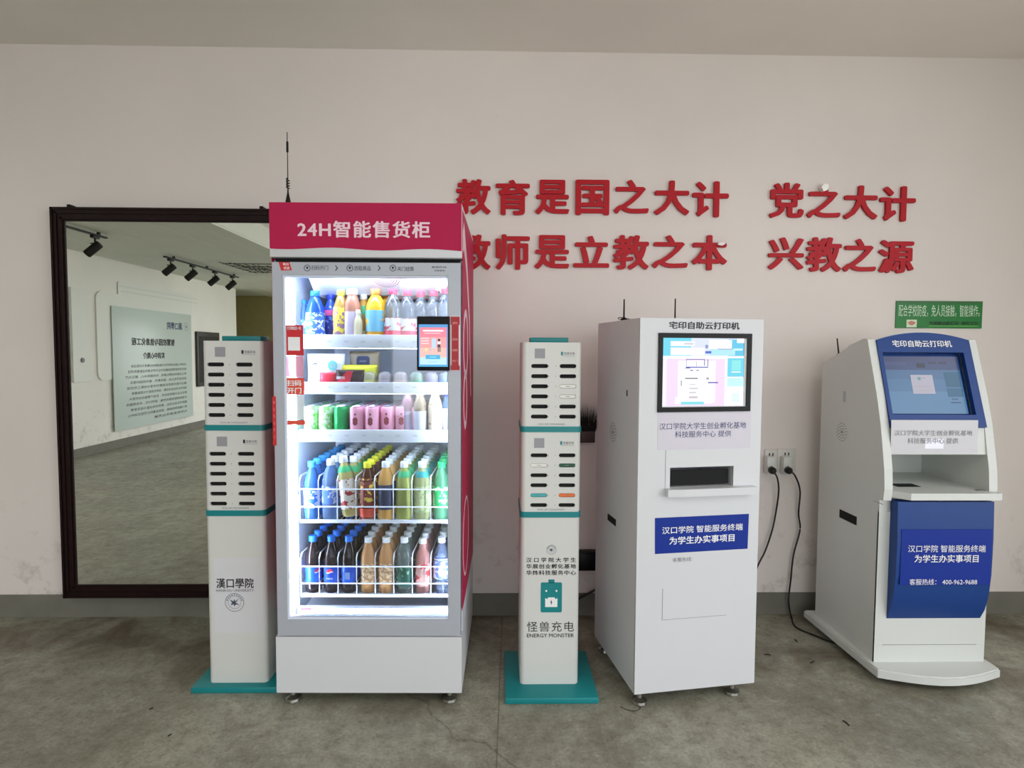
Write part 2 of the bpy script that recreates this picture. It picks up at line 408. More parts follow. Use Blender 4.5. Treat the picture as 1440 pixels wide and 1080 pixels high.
# ------------------------------------------------------------------ wall mirror
FW = Frame((0, YW, 0), 0)
mx0, mx1, mz0, mz1 = -2.165, -.70, .118, 2.035
mr = empty('wall_mirror', ((mx0+mx1)/2, YW-.04, mz0), label='large wall mirror in a dark brown wooden frame behind the left charging tower', cat='mirror')
W2 = (mx1-mx0)/2; H = mz1-mz0; fw = .066
def rail(pts):
    b = MB(); b.prism(pts, -.012, .037, 'y'); o = b.build('frame_rail', M_wood, mr)
    return o
rail([(-W2, 0), (W2, 0), (W2-fw, fw), (-W2+fw, fw)])
rail([(-W2, H), (-W2+fw, H-fw), (W2-fw, H-fw), (W2, H)])
rail([(-W2, 0), (-W2+fw, fw), (-W2+fw, H-fw), (-W2, H)])
rail([(W2, 0), (W2, H), (W2-fw, H-fw), (W2-fw, fw)])
g = MB(); t = .008                                   # raised bead on the frame
for a, b_ in ((.0, .010), (.022, .030), (.048, .058)):
    for q in ((-W2+a, -W2+b_, a, H-a), (W2-b_, W2-a, a, H-a)): g.box(q[0], q[1], -.018, -.010, q[2], q[3])
    for q in ((-W2+a, W2-a, a, b_), (-W2+a, W2-a, H-b_, H-a)): g.box(q[0], q[1], -.018, -.010, q[2], q[3])
g.build('frame_bead', M_wood, mr)
bx('mirror_glass', M_mirror, mr, -W2+fw-.004, W2-fw+.004, -.007, .018, fw-.004, H-fw+.004)
for px in (105, 372):
    u = FW.f(px, 291)[0]-(mx0+mx1)/2
    bx('hanging_clip', M_black, mr, u-.008, u+.008, -.005, .038, H-.004, H+.016, .002)

# ------------------------------------------------------------------ left wall relief, notice, picture, track lights (seen in the mirror)
def lbox(name, m, parent, y0, y1, z0, z1, d0, d1, bev=0):
    return bx(name, m, parent, d0, d1, y0, y1, z0, z1, bev)
M_relief = mat('pale_relief_board', (206, 214, 206), .45)
M_relief2 = mat('white_relief_board', (226, 228, 222), .5)
M_pane = mat('pale_green_glass_panel', (206, 219, 214), .25)
np_ = empty('notice_board', (XL, -3.35, 0), label='pale green glass notice board on the left wall, reflected in the mirror', cat='notice board')
nb = MB(); nb.prism(rrect(-1.0, 1.32, .95, 2.12, .1), .001, .02, 'x'); nb.prism(rrect(-1.15, .85, 1.9, 2.3, .04), .001, .017, 'x')
nb.build('backing_board', M_relief2, np_, True)
nb = MB()
for zz in (2.16, 2.23): nb.box(.018, .021, -1.3, .8, zz, zz+.012)
nb.build('relief_line', M_relief, np_)
bx('glass_panel', M_pane, np_, .03, .04, -1.06, 1.04, .24, 1.95, .003)
def ntext(body, y0, y1, z0, z1, m=M_ink, bold=.02):
    return text('lettering', body, m, np_, y0, y1, z0, z1, .0405, 'room', bold, res=1)
ntext('漢口學院', -.77, -.30, 1.68, 1.80, mat('navy_ink', (20, 30, 90), .5), .03)
ntext('智慧校园与信息化工程', -.52, .62, 1.42, 1.53, bold=.05)
ntext('实训中心简介', -.22, .35, 1.22, 1.32, bold=.05)
lines = ['实训中心面向全体学生开展创新创业教育与实践活动', '依托学校智慧校园建设平台为学生提供自助服务项目', '中心设有创业孵化基地、科技服务中心、展示大厅', '坚持以学生为本，服务教学，服务校园的理念', '建设开放共享的实践教学环境与创新工作空间',
         '组织学生参加各类竞赛，培养实践能力与团队精神', '联合企业开展项目合作，促进产教融合协同育人', '打造校园智能服务终端，提供打印、充电等服务', '鼓励学生自主创业，提供场地设备与指导老师', '努力建成特色鲜明、成效显著的示范性实训中心', '为学校发展作出贡献']
for i, ln in enumerate(lines):
    z = 1.10-i*.078
    wd = .55 if i == 10 else (.86+.1*((i*37) % 5)/5)
    ntext(ln, -.86, -.86+wd*1.75, z, z+.042, bold=.01)
sb = MB()
for r0, r1 in ((.062, .068), (.042, .045)):
    n = 28
    for i in range(n):
        a, b_ = 2*PI*i/n, 2*PI*(i+1)/n
        sb.quad((.0405, -.89+r0*math.cos(a), 1.74+r0*math.sin(a)), (.0405, -.89+r1*math.cos(a), 1.74+r1*math.sin(a)), (.0405, -.89+r1*math.cos(b_), 1.74+r1*math.sin(b_)), (.0405, -.89+r0*math.cos(b_), 1.74+r0*math.sin(b_)))
sb.prism([(-.91, 1.72), (-.87, 1.73), (-.86, 1.765), (-.89, 1.75), (-.92, 1.765)], .0405, .0412, 'x')
sb.build('seal', M_inkg, np_)
wp = empty('wall_panel', (XL, -1.72, 0), label='narrow white relief panel left of the notice board in the mirror', cat='panel')
b_ = MB(); b_.prism(rrect(-.16, .16, .95, 2.12, .02), .001, .03, 'x'); b_.build('panel_board', M_relief2, wp, True)
MB().lathe([(0, 0), (.03, .002), (.03, .012), (0, .014)], 0, 0).build('round_knob', M_inkg, wp, True)
k = wp.children[-1]; k.rotation_euler = (0, PI/2, 0); k.location = (.03, -.0, 1.22)
wp = empty('glass_board', (XL, -1.2, 0), label='pale green glass board at the left edge of the mirror', cat='panel')
b_ = MB(); b_.prism(rrect(-.22, .3, .1, 2.15, .12), .001, .015, 'x'); b_.build('backing_board', M_relief2, wp, True)
bx('glass_panel', M_pane, wp, .02, .03, -.1, .2, .22, 1.9, .003)
pf = empty('picture_frame', (XL, -5.02, 0), label='dark framed red and yellow poster at the far end of the reflected wall', cat='picture')
bx('frame', mat('dark_grey_frame', (60, 58, 54), .5), pf, 0, .04, -.42, .42, .72, 1.68, .01)
bx('mount', mat('black_mount', (24, 24, 22), .6), pf, .04, .044, -.36, .36, .79, 1.60)
b_ = MB(); b_.box(.044, .047, -.24, .2, .92, 1.46); b_.cur = 1
b_.box(.047, .049, -.2, .16, .96, 1.14); b_.cur = 2; b_.box(.047, .049, -.15, .1, 1.18, 1.36)
b_.build('poster', [mat('poster_yellow', (210, 180, 60), .5), mat('poster_red', (190, 50, 40), .5), mat('poster_cream', (225, 215, 190), .5)], pf)

M_track = mat('black_track', (20, 20, 17), .5)
def spot(parent_pos, label):
    s = empty('track_spotlight', parent_pos, label=label, cat='spotlight', group='black track spotlights on the low ceiling')
    bx('adapter', M_track, s, -.02, .02, -.05, .05, -.03, 0, .003)
    MB().tube([(0, 0, -.03), (0, 0, -.075)], .009).build('stem', M_track, s, True)
    d = Vector((-.70, .1, -.62)).normalized(); c = Vector((-.01, 0, -.13))
    h = MB().lathe([(.0, 0), (.040, 0), (.043, .006), (.043, .165), (.036, .17), (.034, .16), (0, .158)], 0, 0, 20)
    ho = h.build('lamp_head', M_track, s, True)
    ho.rotation_mode = 'QUATERNION'; ho.rotation_quaternion = d.to_track_quat('Z', 'Y'); ho.location = c - d*.07
    MB().tube([(-.045, 0, -.075), (-.045, 0, -.08), (.045, 0, -.08), (.045, 0, -.075)], .006).build('yoke', M_track, s)
    return s
t1 = bx('lighting_track', M_track, None, XL+1.055, XL+1.09, -.62, 1.0, ZL-.045, ZL-.028)
tag(t1, 'short black ceiling track nearest the mirror, holding one spotlight', 'lighting track')
t2 = bx('lighting_track', M_track, None, XL+.98, XL+1.015, -4.05, -1.88, ZL-.045, ZL-.028)
tag(t2, 'long black ceiling track reflected in the mirror, holding four spotlights', 'lighting track')
spot((XL+1.072, -.44, ZL-.045), 'single black spotlight on the short track in the mirror')
for y, wd in ((-2.02, 'leftmost'), (-2.58, 'second from left'), (-3.24, 'third from left'), (-3.83, 'rightmost')):
    spot((XL+.998, y, ZL-.045), 'black spotlight on the long reflected track, %s of its four' % wd)
for tr, ys in ((t1, (-.5, .4)), (t2, (-2.1, -3.0, -3.9))):
    xc = XL+(1.0725 if tr is t1 else .9975)
    for y in ys: bx('mounting_clip', M_track, tr, xc-.012, xc+.012, y-.015, y+.015, ZL-.03, ZL)
vg = MB()  # thin dark tubes standing in for scratches on the ceiling boards
for i in range(9):
    x = -3.9+.09*i + .02*math.sin(i*2.1); vg.tube([(x, -2.55-.05*i, ZL-.004), (x+.06*math.sin(i), -3.2, ZL-.004), (x+.05, -3.75, ZL-.004)], .005, 4)
for j in range(5):
    y = -2.7-.22*j; vg.tube([(-3.92, y, ZL-.005), (-3.15, y-.08*math.sin(j*1.7), ZL-.005)], .005, 4)
tag(vg.build('ceiling_scratches', M_track), 'dark thin scratches on the low ceiling beside the long reflected track', 'scratches')

# ------------------------------------------------------------------ slogan letters
def letter(ch, px0, py0, px1, py1, label):
    u0, u1, z0, z1 = FW.r(px0, py0, px1, py1, -.02)
    t_ = empty('slogan_letter', ((u0+u1)/2, YW, (z0+z1)/2), label=label, cat='letter')
    w_, h_ = (u1-u0)/2, (z1-z0)/2
    o = text('letter_face', ch, M_red, t_, -w_, w_, -h_, h_, -.002, 'front', .036, .013, res=3)
    return t_, o
rows = [('教育是国之大计', 'upper', [(641,251,690,301),(697,252,745,302),(753,252,801,301),(810,252,857,302),(864,252,913,300),(921,253,970,302),(975,254,1025,305)]),
        ('教师是立教之本', 'lower', [(641,329,690,379),(697,329,745,379),(752,330,801,378),(807,331,857,376),(863,330,913,379),(918,330,968,377),(974,330,1023,380)]),
        ('党之大计', 'upper', [(1084,256,1131,306),(1137,259,1183,306),(1189,260,1235,308),(1240,261,1288,311)]),
        ('兴教之源', 'lower', [(1082,333,1131,379),(1136,333,1184,382),(1188,335,1233,382),(1238,337,1286,384)])]
ordn = ['first', 'second', 'third', 'fourth', 'fifth', 'sixth', 'seventh', 'eighth']
for txt, row, pos in rows:
    ph = 'left-hand' if len(txt) == 7 else 'right-hand'
    for i, ch in enumerate(txt):
        t_, o = letter(ch, *pos[i], 'raised red character %s, %s in the %s slogan of the %s row' % (ch, ordn[i], ph, row))
        if row == 'upper' and ph == 'right-hand' and i == 1:
            c = FW.f(1160, 263, -.03); lx, lz = c[0]-t_.location.x, c[1]-t_.location.z
            p = MB(); p.prism([(lx-.018, lz+.002), (lx-.008, lz-.022), (lx+.010, lz-.016), (lx+.019, lz+.004), (lx+.009, lz+.018), (lx-.006, lz+.014)], -.034, -.001, 'y')
            tag(p.build('peeled_dot', mat('peeled_foil', (250, 248, 246), .15, metal=.3), t_), 'white shiny dot where the red face has peeled')
        if row == 'lower' and ph == 'left-hand' and i == 6:
            c = FW.f(1014, 342, -.03); lx, lz = c[0]-t_.location.x, c[1]-t_.location.z
            p = MB(); p.prism([(lx-.02, lz-.006), (lx+.004, lz-.012), (lx+.022, lz-.004), (lx+.018, lz+.008), (lx-.004, lz+.006)], -.030, -.024, 'y')
            tag(p.build('peeled_patch', mat('crumpled_foil', (200, 190, 190), .2, metal=.6), t_), 'crumpled silvery peeled patch')

# ------------------------------------------------------------------ green sign
u0, u1, z0, z1 = FW.r(1260.5, 423, 1380, 462, -.004)
sg = empty('wall_sign', ((u0+u1)/2, YW, z0), label='green rectangular wall sign above the blue-fronted kiosk, white Chinese lettering', cat='sign')
w_, h_ = (u1-u0)/2, z1-z0
bx('sign_board', mat('green_print', (30, 120, 52), .4), sg, -w_, w_, -.006, 0, 0, h_)
bx('border', mat('darker_green_print', (54, 104, 58), .4), sg, -w_+.004, w_-.004, -.0066, -.006, h_-.012, h_-.003)
text('lettering', '配合学校防疫，免人员接触，智能操作。', mat('pale_green_ink', (205, 228, 205), .5), sg, -w_+.012, w_-.014, h_*.42, h_*.86, -.0068, bold=.008, res=2)
text('lettering', '免接触自助打印  讲究卫生', mat('dark_green_ink', (14, 54, 22), .5), sg, -w_+.17, w_-.02, h_*.12, h_*.26, -.0068, bold=.03, res=1)
b_ = MB(); b_.box(-w_+.17, w_-.02, -.0068, -.006, h_*.075, h_*.095); b_.build('underline', mat('lime_line', (120, 190, 90), .5), sg)
b_ = MB(); b_.box(-w_+.055, -w_+.107, -.0072, -.006, h_*.03, h_*.31); b_.cur = 1
b_.prism([(-w_+.060, h_*.22), (-w_+.080, h_*.27), (-w_+.100, h_*.22), (-w_+.098, h_*.16), (-w_+.083, h_*.1), (-w_+.068, h_*.13)], -.0078, -.0072, 'y')
b_.build('hands_picture', [mat('picture_ground', (215, 225, 200), .5), mat('skin_print', (196, 130, 110), .5)], sg)

# ------------------------------------------------------------------ sockets and cables
M_sock = mat('socket_plastic', (214, 212, 206), .35)
def socket(px0, py0, px1, py1, plug_px, plug_py, label):
    u0, u1, z0, z1 = FW.r(px0, py0, px1, py1, -.01)
    s = empty('wall_socket', ((u0+u1)/2, YW, z0), label=label, cat='socket', group='two white wall sockets between the kiosks')
    w_, h_ = (u1-u0)/2, z1-z0
    bx('face_plate', M_sock, s, -w_, w_, -.012, 0, 0, h_, .003)
    for dx in (-.014, .004): bx('socket_hole', M_dark, s, dx, dx+.006, -.0125, -.011, h_*.72, h_*.84)
    return s
socket(1076, 632, 1093, 664, 0, 0, 'white wall socket nearer the white printer kiosk')
socket(1094, 631, 1119, 664, 0, 0, 'white wall socket nearer the blue-fronted kiosk')
def adapter(px0, py0, px1, py1, label):
    u0, u1, z0, z1 = FW.r(px0, py0, px1, py1, -.06)
    a = empty('plug_adapter', ((u0+u1)/2, YW-.012, z0), label=label, cat='adapter')
    w_, h_ = (u1-u0)/2, z1-z0
    bx('adapter_body', M_offw, a, -w_, w_, -.045, 0, 0, h_, .005)
    bx('pin_slot', M_inkg, a, -.004, .004, -.0455, -.044, h_*.45, h_*.5)
    return (u0+u1)/2, z0
a1 = adapter(1080, 643, 1091, 668, 'white plug adapter in the socket nearer the printer kiosk')
a2 = adapter(1103, 643, 1114, 668, 'white plug adapter in the socket nearer the blue-fronted kiosk')
def catmull(P, n=10):
    P = [Vector(p) for p in P]; P = [P[0]*2-P[1]] + P + [P[-1]*2-P[-2]]; o = []
    for i in range(1, len(P)-2):
        for k in range(n):
            t = k/n; a, b, c, d = P[i-1], P[i], P[i+1], P[i+2]
            o.append(.5*((2*b)+(-a+c)*t+(2*a-5*b+4*c-d)*t*t+(-a+3*b-3*c+d)*t**3))
    o.append(P[-2]); return o
def W(px, py, off): u, z = FW.f(px, py, -off); return (u, YW-off, z)
def cable(pts, label, plug):
    c = empty('power_cable', pts[0], label=label, cat='cable')
    q = [Vector(p)-Vector(pts[0]) for p in pts]
    MB().tube(catmull(q), .0042, 8).build('cord', M_rubber, c, True)
    p = MB().lathe([(.0, 0), (.016, 0), (.018, .004), (.017, .022), (.010, .03), (0, .03)], 0, 0, 18).build('plug', M_rubber, c, True)
    p.rotation_euler = (PI/2, 0, 0); p.location = (0, .02, 0)
cable([W(1087, 662, .085), W(1093, 672, .07), W(1095, 690, .05), W(1092, 715, .03), W(1086, 745, .03), W(1076, 775, .04), W(1064, 800, .05), W(1052, 845, .06), W(1050, 868, .10)],
      'black power cable hanging behind the white printer kiosk', True)
cable([W(1110, 662, .085), W(1118, 669, .07), W(1125, 690, .05), W(1123, 722, .03), W(1125, 745, .03), W(1116, 780, .03), W(1112, 815, .03), W(1109, 845, .04), (W(1113, 868, .05)), (1.46, 2.88, .006), (1.50, 2.80, .006), (1.58, 2.70, .006), (1.7, 2.7, .006)],
      'black power cable running down the wall to under the blue-fronted kiosk', True)
# things behind the middle tower
u0, u1, z0, z1 = FW.r(812, 777, 838, 801, -.03)
b_ = empty('power_box', ((u0+u1)/2, YW, z0), label='small black box on the wall right of the middle charging tower', cat='box')
bx('box_body', M_black, b_, -(u1-u0)/2, (u1-u0)/2, -.05, 0, 0, z1-z0, .004)
bx('box_lid', M_black, b_, -(u1-u0)/2-.003, (u1-u0)/2+.003, -.054, 0, z1-z0, z1-z0+.008, .002)
pts = [W(800, 848, .02), W(815, 841, .03), W(825, 836, .03), W(836, 830, .03), W(850, 822, .03)]
tag(MB().tube(catmull(pts), .006).build('loose_cable', M_rubber, None, True), 'short black cable on the wall above the skirting, right of the middle charging tower', 'cable')
u0, u1, z0, z1 = FW.r(812, 606, 836, 622, -.03)
b_ = empty('bristle_brush', ((u0+u1)/2, YW, z0), label='dark bristly brush on the wall behind the middle charging tower', cat='brush')
bx('brush_base', mat('maroon_plastic', (74, 52, 54), .5), b_, -(u1-u0)/2, (u1-u0)/2, -.05, 0, 0, z1-z0, .004)
br = MB(); rnd = random.Random(3)
for i in range(420):
    x = rnd.uniform(-1, 1)*(u1-u0)/2; y = -rnd.uniform(.005, .045); h = (z1-z0) + rnd.uniform(.03, .15)*(1-.3*abs(x)/.05)
    dx = x*.5+rnd.uniform(-.015, .015)
    br.prism([(x-.0008, z1-z0-.01), (x+.0008, z1-z0-.01), (x+dx, h)], y, y+.0012, 'y')
br.build('bristles', mat('dark_bristle', (30, 22, 22), .8), b_)['kind'] = 'stuff'

# ------------------------------------------------------------------ screens drawn as flat displays
def ui(name, parent, rects, x0, x1, z0, z1, y, es, M=None):
    """rects: (u0,v0,u1,v1,rgb) in 0..1 of the display, v down; later ones lie above"""
    b = MB(); mats = []
    for i, (a, c, d, e, rgb) in enumerate(rects):
        nm = 'display_%d_%d_%d_%g' % (*rgb, es)
        mm = mat(nm, (10, 10, 12), .25, emit=rgb, es=es)
        if mm not in mats: mats.append(mm)
        b.cur = mats.index(mm); yy = y-.00012*i
        X0, X1 = x0+(x1-x0)*a, x0+(x1-x0)*d; Z1, Z0 = z1-(z1-z0)*c, z1-(z1-z0)*e
        b.quad((X0, yy, Z0), (X1, yy, Z0), (X1, yy, Z1), (X0, yy, Z1))
    me = b.mesh(name, mats)
    if M is not None: me.transform(M)
    return link(name, me, parent)

# ------------------------------------------------------------------ white printer kiosk
PA = math.radians(9); FP = Frame((.513, 2.216, 0), PA)
pk = empty('printer_kiosk', (.513, 2.216, 0), PA, label='tall white self-service printing kiosk with lit screen and blue banner, standing on metal feet', cat='printer kiosk')
PW, PD, PZ0, PZ1 = .498, .485, .055, 1.478
h0, h1, hz0, hz1 = .128, .387, .842, .919
holed('front_panel', M_white, pk, [[(0.0005, PZ0), (PW-.0005, PZ0), (PW-.0005, PZ1), (0.0005, PZ1)], [(h0, hz0), (h1, hz0), (h1, hz1), (h0, hz1)],
      [(.09, 1.15), (.42, 1.15), (.42, 1.41), (.09, 1.41)]], 0, .012)
b_ = MB(); b_.box(0, PW, .012, PD, PZ1-.008, PZ1); b_.box(0, PW, .012, PD, PZ0, PZ0+.01)
b_.box(0, .01, .012, PD, PZ0+.01, PZ1-.008); b_.box(PW-.01, PW, .012, PD, PZ0+.01, PZ1-.008); b_.box(.01, PW-.01, PD-.01, PD, PZ0+.01, PZ1-.008)
b_.build('cabinet', M_white, pk)
b_ = MB(); b_.box(h0-.005, h1+.005, .012, .15, hz1, hz1+.004); b_.box(h0-.005, h1+.005, .012, .15, hz0-.004, hz0)
b_.box(h0-.005, h0, .012, .15, hz0, hz1); b_.box(h1, h1+.005, .012, .15, hz0, hz1)
b_.build('slot_lining', M_white, pk)
bx('slot_shutter', M_dark, pk, h0, h1-.012, .018, .025, hz0+.006, hz1-.014)
b_ = MB(); b_.prism([(.109, -.028), (.178, -.034), (.468, -.034), (.468, 0), (.109, 0)], .814, .842, 'z')
b_.build('output_tray', M_white, pk)
b_ = MB(); l = .0012
b_.box(.108, .108+l*1.5, -.0006, .003, .842, .992); b_.box(.108, .40, -.0006, .003, .99, .99+l)
b_.build('panel_seam', M_inkg, pk)
b_ = MB(); b_.box(.106, .106+l*1.6, -.0006, .003, .338, .458); b_.box(.106, .372, -.0006, .003, .336, .336+l)
b_.build('door_seam', M_inkg, pk)
# screen
u0, u1, z0, z1 = FP.r(926, 468, 1054, 578)
holed('screen_bezel', M_black, pk, [[(u0, z0), (u1, z0), (u1, z1), (u0, z1)], [(u0+.017, z0+.018), (u1-.017, z0+.018), (u1-.017, z1-.018), (u0+.017, z1-.018)]], -.006, .02)
CY, WH, LI, PK = (90, 205, 232), (250, 252, 255), (236, 214, 246), (247, 214, 240)
rc = [(0,0,1,1,(240,236,250)), (0,0,1,.26,(214,222,244)), (0,0,.34,.26,(96,208,232)), (.78,.02,1,.26,(80,190,226)), (.1,.05,.38,.12,WH), (.1,.14,.5,.25,(240,242,252)),
      (.55,.03,.82,.16,WH), (.56,.16,.86,.25,(170,226,236)), (.88,.0,1,.07,WH), (.84,.15,.95,.18,(200,240,248)), (.65,.155,.82,.165,(120,130,190)),
      (0,.26,1,.3,WH), (.06,.3,.75,.98,LI), (.62,.3,.75,.98,PK), (.19,.33,.63,.93,WH), (.16,.85,.6,.95,(250,240,250)), (.23,.92,.5,.96,(120,220,228)),
      (.77,.29,.99,.56,(96,206,230)), (.82,.32,.93,.47,(130,226,226)), (.82,.485,.93,.5,WH), (.77,.58,.99,.7,(190,244,240)), (.77,.71,1,1,(246,250,252)), (.83,.8,.92,.93,(220,246,236)),
      (.74,.26,.77,1,WH), (.28,.31,.285,.42,(90,90,150)), (.28,.305,.5,.315,(90,90,150)), (.28,.415,.54,.43,(70,70,170)), (.27,.43,.33,.44,(60,60,160)),
      (.49,.31,.5,.4,(100,100,160)), (.53,.31,.54,.41,(100,100,160)), (.4,.34,.405,.41,(130,130,180)), (.33,.46,.36,.475,(90,90,150)), (.40,.46,.43,.475,(120,120,170)),
      (.27,.575,.42,.592,(110,110,120)), (.52,.57,.55,.6,(150,150,170)), (.22,.61,.235,.69,(170,170,190)), (.54,.635,.66,.655,(110,100,180)),
      (.32,.665,.39,.672,(170,160,170)), (.32,.72,.42,.735,(190,180,190)), (.32,.78,.4,.795,(190,180,190)), (.32,.84,.42,.87,(200,190,200)), (.5,.1,.53,.15,(120,140,190)), (.5,.19,.57,.225,(50,90,200)), (.25,.07,.36,.1,(205,205,215))]
ui('display', pk, rc, u0+.016, u1-.016, z0+.017, z1-.017, .004, 1.05)
text('lettering', '宅印自助云打印机', M_ink, pk, .113, .397, 1.4385, 1.4665, -.0008, bold=.03)
u0, u1, z0, z1 = FP.r(925, 592, 1055, 630)
bx('notice_film', M_paper, pk, u0, u1, -.0008, .0005, z0, z1+.03)
for ln, q in (('汉口学院大学生创业孵化基地', (927, 595, 1049, 604.5)), ('科技服务中心 提供', (949, 606.5, 1028, 615.5))):
    a, c1 = FP.f(q[0], q[1]); c0 = FP.f(q[0], q[3])[1]; text('lettering', ln, M_inkb, pk, a, FP.f(q[2], q[1])[0], c0, c1, -.0015, bold=0)
o_ = FP.r(921, 728, 1052, 776)
bn = MB(); bn.prism([FP.f(921, 728.5), FP.f(1053, 722.5), FP.f(1051, 771.5), FP.f(921, 779)], -.0012, .0005, 'y')
bn.build('blue_banner', M_blue2, pk)
def qtext(parent, F, ln, q, m, y, bold=0.0, off=0):
    a, c1 = F.f(q[0], q[1], off); c0 = F.f(q[0], q[3], off)[1]; b2 = F.f(q[2], q[1], off)[0]
    return text('lettering', ln, m, parent, a, b2, c0, c1, y, bold=bold)
qtext(pk, FP, '汉口学院 智能服务终端', (931, 741, 1044, 751), M_inkw, -.002, .010)
qtext(pk, FP, '为学生办实事项目', (941, 755, 1032.5, 766), M_inkw, -.002, .020)
qtext(pk, FP, '客服热线：', (946, 784.5, 974, 790.5), M_inkg, -.0008)
# left side details: lock, speaker holes, handle cut-out
FS = Frame((.513, 2.216, 0), PA)
b_ = MB(); b_.prism([(.225, .637), (.325, .637), (.325, .665), (.225, .665)], -.0015, .002, 'x'); b_.build('vent_slot', M_dark, pk)
b_ = MB(); b_.prism(rrect(.116, .124, 1.18, 1.205, .004), -.0015, .002, 'x'); b_.build('side_lock', M_dark, pk)
def speaker(parent, x, cy, cz, R, n=4):
    b = MB()
    for k in range(n):
        r = R*(k+.4)/n; cnt = max(5, int(4.5*(k+1)))
        for i in range(cnt):
            a = 2*PI*i/cnt+k; y, z = cy+r*math.cos(a), cz+r*math.sin(a); s = R*.05
            b.prism([(y-s, z), (y, z-s), (y+s, z), (y, z+s)], x-.001, x+.002, 'x')
    b.build('speaker_holes', M_dark, parent)['kind'] = 'stuff'
speaker(pk, 0, .275, 1.02, .045)
def foot(parent, x, y, ztop, R=.03, name='levelling_foot'):
    f = MB().lathe([(0, 0), (R*.9, 0), (R, .004), (R*.95, .014), (R*.5, .02), (R*.32, .024), (R*.32, ztop), (0, ztop)], 0, 0, 20).build(name, M_steel, parent, True)
    f.location = (x, y, 0); return f
for x, y in ((.035, .035), (PW-.075, .035), (.035, PD-.04), (PW-.075, PD-.04)): foot(pk, x, y, PZ0+.002)
def antenna(parent, x, y, z0, z1, tilt=0):
    r = .0035
    b = MB().lathe([(0, 0), (.013, 0), (.014, .006), (.006, .012), (r, .014), (r*.8, z1-z0), (0, z1-z0)], 0, 0, 10).build('antenna', M_black, parent, True)
    b.location = (x, y, z0); b.rotation_euler = (0, tilt, 0)
antenna(pk, .014, .205, PZ1, PZ1+.085)
antenna(pk, .30, .35, PZ1, PZ1+.105)
tag(MB().tube(catmull([(0.035,.19,PZ1+.004), (0.0,.2,PZ1+.012), (-.005,.22,PZ1+.008), (.02,.235,PZ1+.005), (.045,.22,PZ1+.004)]), .0015, 5).build('antenna_lead', M_black, pk, True))
tag(MB().tube(catmull([(0.325,.35,PZ1+.002), (0.335,.35,PZ1+.02), (.345,.36,PZ1+.002)]), .0015, 5).build('antenna_lead', M_black, pk, True))

# ------------------------------------------------------------------ blue-fronted kiosk
X0, X1 = 1.565, 2.032
M_kw = mat('kiosk_white', (210, 212, 209), .4)
kk = empty('service_kiosk', ((X0+X1)/2, 2.65, 0), label='white self-service kiosk with sloping screen and blue front panel, at the right', cat='service kiosk')
KX, KY = (X0+X1)/2, 2.65; hw = (X1-X0)/2
FK = Frame((KX, KY, 0), 0)
def yz(l): return [(y-KY, z) for y, z in l]
sideprof = yz([(2.90, .058), (2.905, 1.305), (2.81, 1.335), (2.695, 1.378), (2.69, 1.385), (2.578, 1.415), (2.552, 1.412), (2.515, 1.30), (2.475, 1.18), (2.442, 1.06), (2.425, .97), (2.408, .88), (2.402, .80), (2.408, .752), (2.431, .750), (2.431, .058)])
for sx in (-1, 1):
    b_ = MB()
    a0, a1 = (-hw, -hw+.034) if sx < 0 else (hw-.034, hw)
    b_.prism(sideprof, a0, a1, 'x')
    b_.build('side_panel', M_kw, kk)
iw = hw-.034
SB, ST = Vector((0, 2.446-KY, 1.045)), Vector((0, 2.564-KY, 1.405))
sv = (ST-SB).normalized(); SLEN = (ST-SB).length
b_ = MB()
b_.prism(yz([(2.90, .752), (2.905, 1.30), (2.81, 1.33), (2.695, 1.373), (2.60, 1.395), (2.585, 1.395), (2.465, 1.045), (2.45, .945), (2.60, .93), (2.80, .95), (2.80, .752)]), -iw, iw, 'x')
b_.build('upper_housing', M_kw, kk)
b_ = MB(); b_.box(-hw+.034, hw-.034, 2.438-KY, 2.898-KY, .058, .752); b_.build('lower_cabinet', M_kw, kk)
b_ = MB(); b_.box(-hw, hw, 2.4305-KY, 2.4395-KY, .058, .136); b_.box(-hw, hw, 2.4305-KY, 2.4395-KY, .1385, .70); b_.build('front_board', M_kw, kk)
b_ = MB(); b_.box(-hw-.001, -hw+.002, 2.408-KY, 2.469-KY, .735, .7365); b_.build('panel_seam', M_inkg, kk)
# shelf
b_ = MB(); b_.prism([(-iw, .15), (-iw, -.222), (-hw+.088, -.282), (hw-.008, -.282), (hw-.008, -.222), (iw, -.222), (iw, .15)], .762, .790, 'z')
b_.build('shelf', M_kw, kk)
b_ = MB(); b_.box(-.12, -.02, -.16, -.10, .7895, .7912); b_.build('paper_slot', M_dark, kk)
tag(bx('card_reader_slot', M_inkg, kk, .165, .195, -.235, -.215, .7895, .7925))
# blue lower panel, bulging profile
prof = yz([(2.4305, .752), (2.386, .752), (2.381, .60), (2.383, .45), (2.392, .36), (2.408, .295), (2.4305, .25)])
b_ = MB(); b_.prism(prof, 1.612-KX, 2.008-KX, 'x'); b_.build('blue_panel', M_blue, kk, True, 25)
bx('blue_banner', M_blue2, kk, 1.628-KX, 2.000-KX, 2.3795-KY, 2.386-KY, .412, .64)
off = 2.379-KY
qtext(kk, FK, '汉口学院 智能服务终端', (1277, 766.5, 1386, 776.5), M_inkw, off-.0012, .004, off)
qtext(kk, FK, '为学生办实事项目', (1286, 780, 1376, 791), M_inkw, off-.0012, .012, off)
qtext(kk, FK, '客服热线： 400-962-9688', (1279, 814, 1374, 822.5), M_inkw, off-.0012, 0, off)
